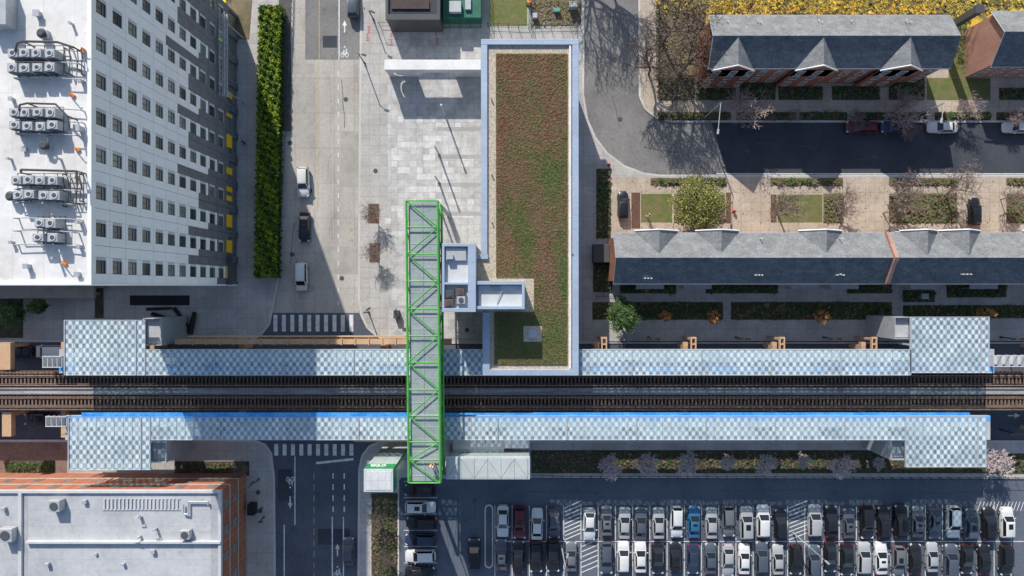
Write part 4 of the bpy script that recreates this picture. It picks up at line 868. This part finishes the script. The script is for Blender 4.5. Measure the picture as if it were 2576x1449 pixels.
mb=MB(); mb.sheet(pp([(1230+(x-1230)*.7,1348+(y-1348)*.95) for x,y in pts]),.155); struct('island_paving',mb,ASPM,'dark infill of the parking island','traffic island')
# ------------------------------------------------------------ cars
PAINT={}
def paint(n,c,me=0.0,ro=.3):
    if n not in PAINT: PAINT[n]=M('car_paint_'+n,c,ro,tuple(x*.93 for x in c),1.2,3,.02,metal=me,spec=.6)
    return PAINT[n]
COL={'white':(.70,.70,.69),'silver':(.40,.41,.42),'grey':(.15,.16,.175),'black':(.018,.019,.023),'maroon':(.14,.02,.03),'navy':(.03,.045,.09),'blue':(.03,.15,.30),'slate':(.08,.10,.13)}
def car_parts(kind):
    if kind=='sedan': st_=[(-2.35,.70,.35,.72),(-2.22,.82,.28,.90),(-1.6,.89,.25,.98),(-.9,.90,.25,.97),(0,.90,.25,.95),(.9,.90,.25,.94),(1.5,.89,.25,.88),(2.1,.82,.27,.76),(2.36,.62,.35,.60)]; lo=(-1.75,1.05,.79,.93); up=(-1.15,.22,.60,1.42)
    elif kind=='suv': st_=[(-2.38,.74,.4,.9),(-2.28,.86,.33,1.06),(-1.6,.93,.3,1.08),(-.9,.94,.3,1.07),(0,.94,.3,1.06),(.9,.94,.3,1.05),(1.5,.93,.3,1.02),(2.15,.87,.32,.92),(2.4,.68,.4,.72)]; lo=(-2.22,1.15,.84,1.03); up=(-1.95,.35,.68,1.68)
    else: st_=[(-2.45,.80,.4,1.0),(-2.38,.92,.33,1.15),(-1.6,.95,.3,1.15),(-.9,.95,.3,1.15),(0,.95,.3,1.15),(.9,.95,.3,1.12),(1.5,.95,.3,1.08),(2.1,.9,.32,.95),(2.4,.72,.4,.75)]; lo=(-2.36,1.55,.88,1.1); up=(-2.25,.75,.76,1.85)
    body=MB(); vs=[];n=10
    for y,w,zb,zt in st_:
        vs+=[(-w*.8,y,zb),(-w,y,zb+.1),(-w,y,(zb+zt)/2+.05),(-w*.92,y,zt-.07),(-w*.7,y,zt),(w*.7,y,zt),(w*.92,y,zt-.07),(w,y,(zb+zt)/2+.05),(w,y,zb+.1),(w*.8,y,zb)]
    fs=[]
    for i in range(len(st_)-1):
        for j in range(n): a=i*n+j;b=i*n+(j+1)%n; fs.append((a,a+n,b+n,b))
    fs+=[tuple(range(n)),tuple(range((len(st_)-1)*n+n-1,(len(st_)-1)*n-1,-1))]
    body.add(vs,fs)
    L0,L1,lw,lz=lo; U0,U1,uw,uz=up
    b=[(-lw,L0,lz),(lw,L0,lz),(lw,L1,lz),(-lw,L1,lz)]; u=[(-uw,U0,uz-.06),(uw,U0,uz-.06),(uw,U1,uz-.06),(-uw,U1,uz-.06)]; c=[(-uw*.86,U0+.16,uz),(uw*.86,U0+.16,uz),(uw*.86,U1-.18,uz),(-uw*.86,U1-.18,uz)]
    body.add(b+u+c,[(0,1,5,4),(1,2,6,5),(2,3,7,6),(3,0,4,7),(4,5,9,8),(5,6,10,9),(6,7,11,10),(7,4,8,11),(8,9,10,11)])
    def gl(i,j,off=.012):
        A,B,C,D=[Vector(p) for p in (b[i],b[j],u[j],u[i])]; nrm=(B-A).cross(D-A).normalized()*off
        f=lambda a,b,c,d,s,t:(a*(1-s)+b*s)*(1-t)+(d*(1-s)+c*s)*t
        m=MB(); m.add([f(A,B,C,D,s,t)+nrm for s,t in ((.06,.10),(.94,.10),(.94,.95),(.06,.95))],[(0,1,2,3)]); return m
    parts=[('body',body,'P'),('rear_window',gl(0,1),CGL),('side_window',gl(1,2),CGL),('windshield',gl(2,3),CGL),('side_window',gl(3,0),CGL)]
    m=MB(); yc=(U0+U1)/2; m.box(-uw*.5,uw*.5,yc+.02,U1-.3,uz+.004,uz+.012); parts.append(('sunroof',m,CGL))
    W=st_[4][1]
    for sx in (-1,1):
        for y in (-1.45,1.45):
            m=MB(); m.tube((sx*(W-.2),y,.33),(sx*(W+.015),y,.33),.33,None,14,0,True); m.tube((sx*(W+.016),y,.33),(sx*(W+.022),y,.33),.19,None,10,1,True); parts.append(('wheel',m,[RUB,GRY]))
        yf=st_[-2][0]; zf=st_[-2][3]; m=MB(); m.rbox(sx*(st_[-2][1]-.16),yf+.02,zf-.2,.3,.28,.17,-sx*.35); parts.append(('headlight',m,HLT))
        yf=st_[1][0]; zf=st_[1][3]; m=MB(); m.rbox(sx*(st_[1][1]-.12),yf-.03,zf-.25,.28,.16,.2,sx*.2); parts.append(('tail_light',m,TLT))
        m=MB(); m.rbox(sx*(W+.09),L1-.35,lz+.02,.2,.12,.13,0); parts.append(('mirror',m,'P'))
    return parts
CP={k:car_parts(k) for k in ('sedan','suv','van')}; CM={}
CW={'sedan':'sedan','suv':'suv','van':'minivan'}
def car(px,py,kind,color,ang=0,where='in the parking lot',group='cars parked in the lot',sc=1,zz=.012):
    X,Y=P(px,py,.7); key=(kind,color,R()<.3)
    if key not in CM:
        CM[key]=[(n,mesh_of(n,m,paint(color,COL[color]) if mt=='P' else mt,smooth=(n in('body','wheel')))) for n,m,mt in CP[kind] if n!='sunroof' or key[2]]
    e=bpy.data.objects.new('parked_car' if 'park' in where else 'car',None); col.objects.link(e); e.location=(X,Y,zz); e.rotation_euler=(0,0,ang); e.scale=(sc,sc,sc)
    e['label']=f'{color} {CW[kind]} {where}'; e['category']='car' if kind!='van' else 'van'
    if group: e['group']=group
    for n,me in CM[key]:
        o=bpy.data.objects.new(n,me); col.objects.link(o); o.parent=e
random.seed(21)
rowA=[(1265,'white'),(1307,'maroon'),(1351,'white'),(1394,'slate'),(1483,'white'),(1526,'grey'),(1571,'silver'),(1612,'slate'),(1657,'silver'),(1702,'white'),(1746,'blue'),(1790,'silver'),(1832,'grey'),(1877,'silver'),(1919,'white'),(1963,'black'),(2048,'silver'),(2091,'black'),(2135,'slate'),(2179,'black'),(2222,'black'),(2264,'black'),(2308,'grey'),(2352,'slate'),(2397,'white'),(2441,'slate'),(2486,'black'),(2532,'white')]
for x,c_ in rowA: car(x,1314+U(-5,5),random.choice(['sedan','suv','suv','sedan']),c_,random.choice([0,0,math.pi])+U(-.025,.025),'in the parking lot row by the aisle',sc=U(.98,1.08))
rowB=[(1261,'slate'),(1304,'black'),(1348,'black'),(1391,'black'),(1437,'grey'),(1525,'slate'),(1568,'white'),(1611,'white'),(1655,'black'),(1699,'black'),(1743,'navy'),(1787,'slate'),(1831,'silver'),(1872,'white'),(1915,'slate'),(1957,'silver'),(2001,'black'),(2045,'slate'),(2088,'black'),(2130,'black'),(2172,'silver'),(2216,'white'),(2259,'grey'),(2302,'black'),(2345,'silver'),(2390,'slate'),(2432,'black'),(2476,'black'),(2530,'black')]
for x,c_ in rowB: car(x,1405+U(-6,6) if x>1500 else 1398+U(-4,4),random.choice(['sedan','suv','suv','sedan']),c_,random.choice([0,math.pi])+U(-.025,.025),'in the parking lot second row',sc=U(.98,1.08))
for y,c_ in ((1232,'black'),(1275,'white'),(1315,'black'),(1357,'navy'),(1398,'white'),(1440,'black')): car(1058+U(-3,3),y,random.choice(['sedan','suv']),c_,math.pi/2*random.choice([1,-1])+U(-.02,.02),'in the parking lot side column')
car(1193,1392,'suv','black',0,'in the parking lot aisle')
car(763,458,'suv','white',math.pi+.02,'driving on the concrete avenue','cars driving on the avenue',.98); car(766,571,'sedan','black',math.pi-.03,'driving on the concrete avenue','cars driving on the avenue',.98); car(759,696,'van','white',math.pi,'driving on the concrete avenue','cars driving on the avenue',.92)
car(877,1388,'sedan','slate',0,'driving on the asphalt avenue','cars driving on the avenue',.95); car(889,6,'suv','slate',0,'driving on the asphalt avenue','cars driving on the avenue')
car(1567,515,'suv','black',0,'parked on the beige driveway','cars parked by townhouses',.88,.14); car(2450,532,'suv','black',0,'parked on the beige driveway','cars parked by townhouses',.9,.14)
for x,c_,k in ((2166,'maroon','suv'),(2254,'navy','suv'),(2371,'white','sedan'),(2560,'white','sedan')): car(x,320,k,c_,math.pi/2,'parked along the kerb of the side street','cars parked along the kerb')
car(45,884,'sedan','black',math.pi/2,'parked under the elevated tracks','cars under the tracks'); car(100,1054,'suv','black',math.pi/2,'parked under the elevated tracks','cars under the tracks'); car(130,884,'van','white',math.pi/2,'parked under the elevated tracks','cars under the tracks')
# ------------------------------------------------------------ trees
def bare(seed,height,spread,mt,ratio=.3,depth=5,up=.55,tw=.02):
    random.seed(seed); tr=MB(); cr=MB()
    def go(p,d,l,r,k):
        segs=2; q=p
        for s in range(segs):
            d=(d+Vector((U(-.22,.22),U(-.22,.22),U(-.05,.15)))).normalized(); n=q+d*l/segs; rr=r*(1-.25*(s+1)/segs)
            (tr if k<2 else cr).tube(q,n,max(r*(1-.25*s/segs),tw),max(rr,tw*.85),5 if k<2 else 3); q=n
            if k>=depth: continue
            if s==0 and k>=1:
                a=U(0,6.28); sd=Vector((math.cos(a),math.sin(a),U(.0,.5))); go(q,(d*.6+sd*spread).normalized(),l*.6,r*.5,k+1)
        if k<depth:
            m=random.choice([2,3,3] if depth<6 else [2,2,3]) if k>0 else 5
            a0=U(0,6.28)
            for i in range(m):
                a=a0+6.28*i/m+U(-.4,.4); sd=Vector((math.cos(a),math.sin(a),U(-.1,.5)))
                go(q,(d*up+sd*spread).normalized(),l*U(.62,.82),r*.6,k+1)
    go(Vector((0,0,0)),Vector((0,0,1)),height*ratio,height*.018,0)
    return tr,cr
TT={}
def bare_tree(px,py,tid,size,rot,lab,zc=None,grp=None,sz=None):
    seed,h,sp,mt,rt,dp,tw=tid
    X,Y=P(px,py,(zc if zc is not None else h*size*.6))
    if tid not in TT:
        tr,cr=bare(seed,h,sp,mt,rt,dp,tw=tw)
        TT[tid]=(mesh_of('trunk',tr,BARK),mesh_of('crown',cr,mt))
    e=bpy.data.objects.new('bare_tree',None); col.objects.link(e); e.location=(X,Y,.12); e.rotation_euler=(0,0,rot); e.scale=(size,size,size*(sz or 1))
    e['label']=lab; e['category']='tree'
    if grp: e['group']=grp
    for n,me in zip(('trunk','crown'),TT[tid]):
        o=bpy.data.objects.new(n,me); col.objects.link(o); o.parent=e
A1=(1,8,.75,TWP,.25,5,.026);A2=(2,8,.7,TWP,.25,5,.026);F1=(3,8,.72,TWG,.25,5,.022);F2=(4,8,.7,TWG,.25,5,.022)
A3=(5,13,.62,TWD,.27,5,.028);A4=(9,13,.62,TWD,.27,5,.028);A5=(13,7,.7,TWG,.25,5,.022);S1=(17,4,.85,TWS,.22,5,.024);S2=(23,4,.85,TWS,.22,5,.024)
L1='leafless street tree with fine pinkish twigs on pavement'; L2='tall leafless tree with dark spreading branches'; L3='small leafless tree in the dark planted strip'; L4='leafless tree with grey-brown twigs in forecourt bed'
bare_tree(1893,268,A1,1.25,0,L1); bare_tree(2292,272,A2,1.1,1,L1); bare_tree(2000,290,A5,.55,2,L1); bare_tree(2155,292,A5,.6,2.6,L1); bare_tree(2560,285,A1,.6,2,L1); bare_tree(2445,262,A2,.75,3,L1); bare_tree(2285,325,A5,.7,1,L1)
bare_tree(1700,55,A3,1.15,0,L2); bare_tree(1745,140,A4,1.05,2,L2); bare_tree(1655,150,A4,.9,4,L2); bare_tree(1720,215,A3,.85,3,L2)
bare_tree(1470,-190,A3,1.3,1,L2); bare_tree(1540,-140,A4,1.1,3,L2)
bare_tree(1985,515,F1,1.15,3,L4); bare_tree(2132,500,F2,1.0,1,L4); bare_tree(2292,480,F1,1.2,2,L4); bare_tree(2435,480,F2,1.2,4,L4); bare_tree(2555,495,F1,.7,0,L4); bare_tree(2250,530,F2,.7,2,L4)
for i,(x,y,s) in enumerate(((1535,1180,1),(1635,1172,1.05),(1735,1170,1),(1832,1165,.75),(1930,1172,.9),(2028,1165,.7),(2127,1180,1.05),(2215,1165,.6),(2522,1165,1.2))): bare_tree(x,y,S1 if i%2 else S2,s*1.45,i*1.3,L3,grp='small trees along the parking lot')
bare_tree(945,1320,A3,.42,1,L3); bare_tree(955,1410,A4,.4,2,L3)
bare_tree(942,537,A5,.75,.3,'thin leafless sapling in a mulch tree pit',zc=0); bare_tree(944,636,A5,.75,1.3,'thin leafless sapling in a mulch tree pit',zc=0); bare_tree(600,1180,A5,.6,1,L3)
def leafy(px,py,r,h,mats,lab,nc=70,nq=70,seed=1,sq=.16):
    random.seed(seed); X,Y=P(px,py,h*.7); t=thing('leafy_tree',lab,'tree',(X,Y,.12))
    m=MB(); zc=h*.62; m.tube((X,Y,.12),(X+.1,Y,h*.4),.04*h*.5,.02*h*.6,8)
    cl=[]
    for i in range(nc):
        while True:
            v=Vector((U(-1,1),U(-1,1),U(-1,1)))
            if .35<v.length<1: break
        cl.append((Vector((X+v.x*r*U(.7,1.08),Y+v.y*r*U(.7,1.08),.12+zc+v.z*h*.34)),r*U(.10,.24)))
    for i in range(0,nc,3): m.tube((X+.1,Y,h*U(.3,.45)),cl[i][0],.05*r*.5,.015,4)
    mk('trunk',m,BARK,t)
    m=MB()
    for c,cr_ in cl:
        dark=R()<.35
        for k in range(nq):
            p=c+Vector((random.gauss(0,.6),random.gauss(0,.6),random.gauss(0,.45)))*cr_; s=sq*U(.5,1.1)
            a=Vector((U(-1,1),U(-1,1),U(-.7,.7))).normalized()*s; b=a.cross(Vector((U(-.6,.6),U(-.6,.6),1))).normalized()*s*.7
            m.add([p-a,p-b,p+a,p+b],[(0,1,2,3)],1 if (dark and R()<.7) or R()<.2 else 0)
    mk('crown',m,mats,t)
leafy(1757,512,4.3,7.5,[LY1,LY2],'broad tree with thinning yellow-green leaves',170,60,1,.14)
leafy(1566,795,2.6,8,[LG1,LG2],'rounded green leafy tree beside the track sidewalk',90,70,2,.13)
for i,(x,y,s) in enumerate(((1676,797,.85),(1797,800,1.1),(2070,797,1.2),(2482,790,1.1))): leafy(x,y,s,5.8,[LO1,LO2],'small tree with bright orange autumn leaves',26,34,30+i,.11)
for i,(x,y) in enumerate(((1810,-8),(1900,4),(1985,-4),(2060,6),(2150,-10),(2240,4),(2320,-6),(2420,0))): leafy(x,y,2.8,6,[LGOLD,LY1] if i%2 else [LGOLD,LY2],'autumn tree with golden yellow leaves',40,22,50+i,.14)
for i,(x,y,r_) in enumerate(((20,790,2.2),(90,770,1.2))): leafy(x,y,r_,5,[LG2,LG1],'dark green shrub tree by the apartment entrance',60,50,70+i,.15)
random.seed(99)
def bush(px,py,r,mats,lab,k):
    X,Y=P(px,py); t=thing('bush',lab,'bush',(X,Y,.13),'garden bushes'); m=MB(); m.tube((X,Y,.13),(X,Y,.5),.06,.03,5)
    for q in range(4): m.tube((X,Y,.2),(X+U(-r,r)*.6,Y+U(-r,r)*.6,r*.8),.03,.01,3)
    mk('stem',m,BARK,t); m=MB()
    for i in range(130):
        v=Vector((random.gauss(0,.45),random.gauss(0,.45),abs(random.gauss(0,.4))))*r; p=Vector((X,Y,.2))+v; s=U(.05,.12); a=Vector((U(-1,1),U(-1,1),U(-.5,.5))).normalized()*s; b=a.cross(Vector((U(-.5,.5),U(-.5,.5),1))).normalized()*s
        m.add([p-a,p-b,p+a,p+b],[(0,1,2,3)],random.randrange(2))
    mk('foliage',m,mats,t)
bl=[]
for r_ in vis(bedA+bedB)+vis(bedC): 
    n=max(1,int((r_[1]-r_[0])/26))
    for i in range(n): bl.append((r_[0]+8+(r_[1]-r_[0]-16)*(i+R())/n,U(r_[2]+6,r_[3]-6),r_[2]>700))
for k,(x,y,d_) in enumerate(bl): 
    q=R(); mt=[LG2,LG1] if (q<.45 or (d_ and q<.8)) else ([LY2,LBR] if q<.9 else ([LO1,LY1] if d_ else [TWG,LBR])); bush(x,y,U(.3,.75),mt,'low rounded garden bush in a planting bed',k)
for i in range(6): bush(30+i*19,1172,.75,[LG2,LG1],'clipped dark green shrub beside brick pavement',i)
# ------------------------------------------------------------ small things
def hydrant(px,py):
    X,Y=P(px,py); t=thing('fire_hydrant','red fire hydrant on the pavement','fire hydrant',(X,Y,.14),'fire hydrants'); m=MB(); m.cyl(X,Y,.14,.24,.22,10); m.cyl(X,Y,.24,.8,.16,10); m.ball(X,Y,.8,.17,10); mk('barrel',m,REDH,t)
    for s in (-1,1): m=MB(); m.tube((X,Y,.6),(X+s*.28,Y,.6),.08,None,8,0,True); mk('outlet',m,REDH,t)
hydrant(1531,415); hydrant(1845,532)
X,Y=P(1330,12); m=MB(); m.cyl(X,Y,.13,.25,.42,14,1); m.cyl(X,Y,.25,.6,.33,14,0,.31); m.cyl(X,Y,.6,.8,.31,14,2,.3); m.cyl(X,Y,.8,1.25,.3,14,0,.27); mk('traffic_barrel',m,[ORG,RUB,FRW],label='orange and white traffic barrel by the fence',cat='traffic barrel')
for x,y,w,d_,h,mt,lb in ((640,1275,1.1,1.7,1.4,BLK,'black utility cabinet on the corner sidewalk'),(1345,45,.7,.7,1,GRY,'grey utility cabinet on dirt yard'),(1440,20,1.2,.8,1.5,GRY,'grey utility cabinet on dirt yard'),(1400,30,.9,.5,.8,M('box_teal',(.15,.35,.33),.6),'teal utility box on dirt yard'),(1000,790,.8,1.2,1.2,DGM,'dark cabinet beside the footbridge'),(2318,745,1,.8,1,GRY,'grey utility cabinet behind townhouses')):
    X,Y=P(x,y); m=MB(); m.box(X-w/2,X+w/2,Y-d_/2,Y+d_/2,.14,h); m.box(X-w/2-.04,X+w/2+.04,Y-d_/2-.04,Y+d_/2+.04,h+.001,h+.07); mk('utility_cabinet',m,mt,label=lb,cat='utility cabinet',bevel=.03)
t=thing('bus_shelter','small glass bus shelter at the plaza corner','bus shelter',(*P(1005,775),.13)); m=MB(); m.pbox(985,1022,768,776,2.5,2.6); mk('roof',m,GRY,t); m=MB(); 
for x in (986,1019): m.pbox(x,x+2,770,773,.14,2.5,zr=2.5)
mk('post',m,DGM,t)
# ------------------------------------------------------------ people
def person(x,y,z,rot,shirt,pants,lab,lean=0,helmet=False,arm=0.2):
    V=[];E=[];Rr=[]
    def v(p,r,par=None):
        V.append(p);Rr.append(r)
        if par is not None:E.append((par,len(V)-1))
        return len(V)-1
    pel=v((0,0,.95),.15); sp=v((0,.02+lean*.3,1.18),.14,pel); ch=v((0,.02+lean*.7,1.40),.16,sp); nk=v((0,.03+lean,1.53),.06,ch); h1=v((0,.04+lean,1.62),.085,nk); h2=v((0,.045+lean,1.70),.10,h1); h3=v((0,.04+lean,1.78),.07,h2)
    v((0,.15+lean,1.66),.016,h1)
    for s in (-1,1):
        v((s*.105,.04+lean,1.68),.018,h2)
        hp=v((s*.10,0,.90),.10,pel); kn=v((s*.12,.08*s*arm*3,.50),.06,hp); an=v((s*.12,.14*s*arm,.09),.045,kn); v((s*.13,.14*s*arm+.17,.05),.035,an)
        sh=v((s*.19,lean*.7,1.42),.07,ch); el_=v((s*.27,lean*.7+arm*.3,1.15),.05,sh); wr=v((s*.27,lean*.7+arm+.12,.95),.032,el_); pa=v((s*.27,lean*.7+arm+.18,.89),.04,wr)
        for k in range(4): 
            f=v((s*.27+(k-1.5)*.022,lean*.7+arm+.22,.84-.004*k),.010,pa); v((s*.27+(k-1.5)*.024,lean*.7+arm+.225,.80+.006*abs(k-1)),.009,f)
        v((s*.22,lean*.7+arm+.2,.88),.011,pa)
    me=bpy.data.meshes.new('p'); me.from_pydata(V,E,[]); o=bpy.data.objects.new('p',me); col.objects.link(o)
    sm=o.modifiers.new('s','SKIN'); 
    for i,r in enumerate(Rr): me.skin_vertices[0].data[i].radius=(r,r*(.75 if r>.12 else 1))
    me.skin_vertices[0].data[0].use_root=True
    o.modifiers.new('u','SUBSURF').levels=1
    dg=bpy.context.evaluated_depsgraph_get(); nm=bpy.data.meshes.new_from_object(o.evaluated_get(dg)); bpy.data.objects.remove(o)
    nm.materials.clear()
    for q in (pants,shirt,SKIN,BLK): nm.materials.append(q)
    for p in nm.polygons:
        c=p.center; p.material_index=3 if c.z<.1 else (2 if c.z>1.52 or (abs(c.x)>.2 and c.z<.98 and c.z>.75) else (1 if c.z>.93 else 0)); p.use_smooth=True
    e=thing('person',lab,'person',(x,y,z)); e.rotation_euler=(0,0,rot)
    b=bpy.data.objects.new('body',nm); col.objects.link(b); b.parent=e
    m=MB(); m.ball(0,0,0,.125,12,0,1.0); 
    h=bpy.data.objects.new('helmet' if helmet else 'hair',mesh_of('hair',m,HELM if helmet else HAIR,smooth=True)); col.objects.link(h); h.parent=e; h.location=(0,.015+lean,1.755)
try:
    X,Y=P(1628,545); person(X,Y,.14,.6,WSH,JEAN,'person in white top and jeans walking on the forecourt')
    X,Y=P(620,362); person(X,Y,.125,2,BLK,JEAN,'person in dark jacket walking beside the hedge')
    person(-42.1,P(0,104,8)[1],7.2,1.5,LIME,JEAN,'construction worker in lime vest standing on work platform',.1,True)
    X,Y=P(1095,1168,14.8); person(X,Y,14.74,1.2,ORG,DGM,'worker in orange vest standing on the footbridge roof',.15,True)
    X,Y=P(1086,1164,14.8); person(X,Y,14.74,3.2,ORG,DGM,'worker in orange vest standing on the footbridge roof',.1,True)
    X,Y=P(662,1275); person(X,Y,.125,3,BLK,JEAN,'person in dark clothes walking on the corner sidewalk')
except Exception as ex: print('PERSON',ex)
# ------------------------------------------------------------ camera & light
cam=bpy.data.cameras.new('Camera'); co=bpy.data.objects.new('Camera',cam); scene.collection.objects.link(co); co.location=(0,0,CH); co.rotation_euler=(0,0,0)
cam.lens=24; cam.sensor_width=36; cam.clip_end=2000; scene.camera=co
el_=math.radians(32); az=math.radians(19.8)
d=Vector((math.sin(az)*math.cos(el_),-math.cos(az)*math.cos(el_),-math.sin(el_)))
sl=bpy.data.lights.new('Sun','SUN'); sl.energy=5; sl.angle=math.radians(.5); sl.color=(1,.95,.88); so=bpy.data.objects.new('Sun',sl); scene.collection.objects.link(so); so.rotation_euler=d.to_track_quat('-Z','Y').to_euler(); so.location=(0,0,150)
w=bpy.data.worlds.new('World'); scene.world=w; w.use_nodes=True; nt=w.node_tree; sk=nt.nodes.new('ShaderNodeTexSky'); sk.sky_type='NISHITA'; sk.sun_disc=False; sk.sun_elevation=el_; sk.sun_rotation=-az
bg=nt.nodes['Background']; bg.inputs[1].default_value=.15; nt.links.new(sk.outputs[0],bg.inputs[0])
scene.view_settings.view_transform='Standard'; scene.view_settings.look='None'; scene.view_settings.exposure=0
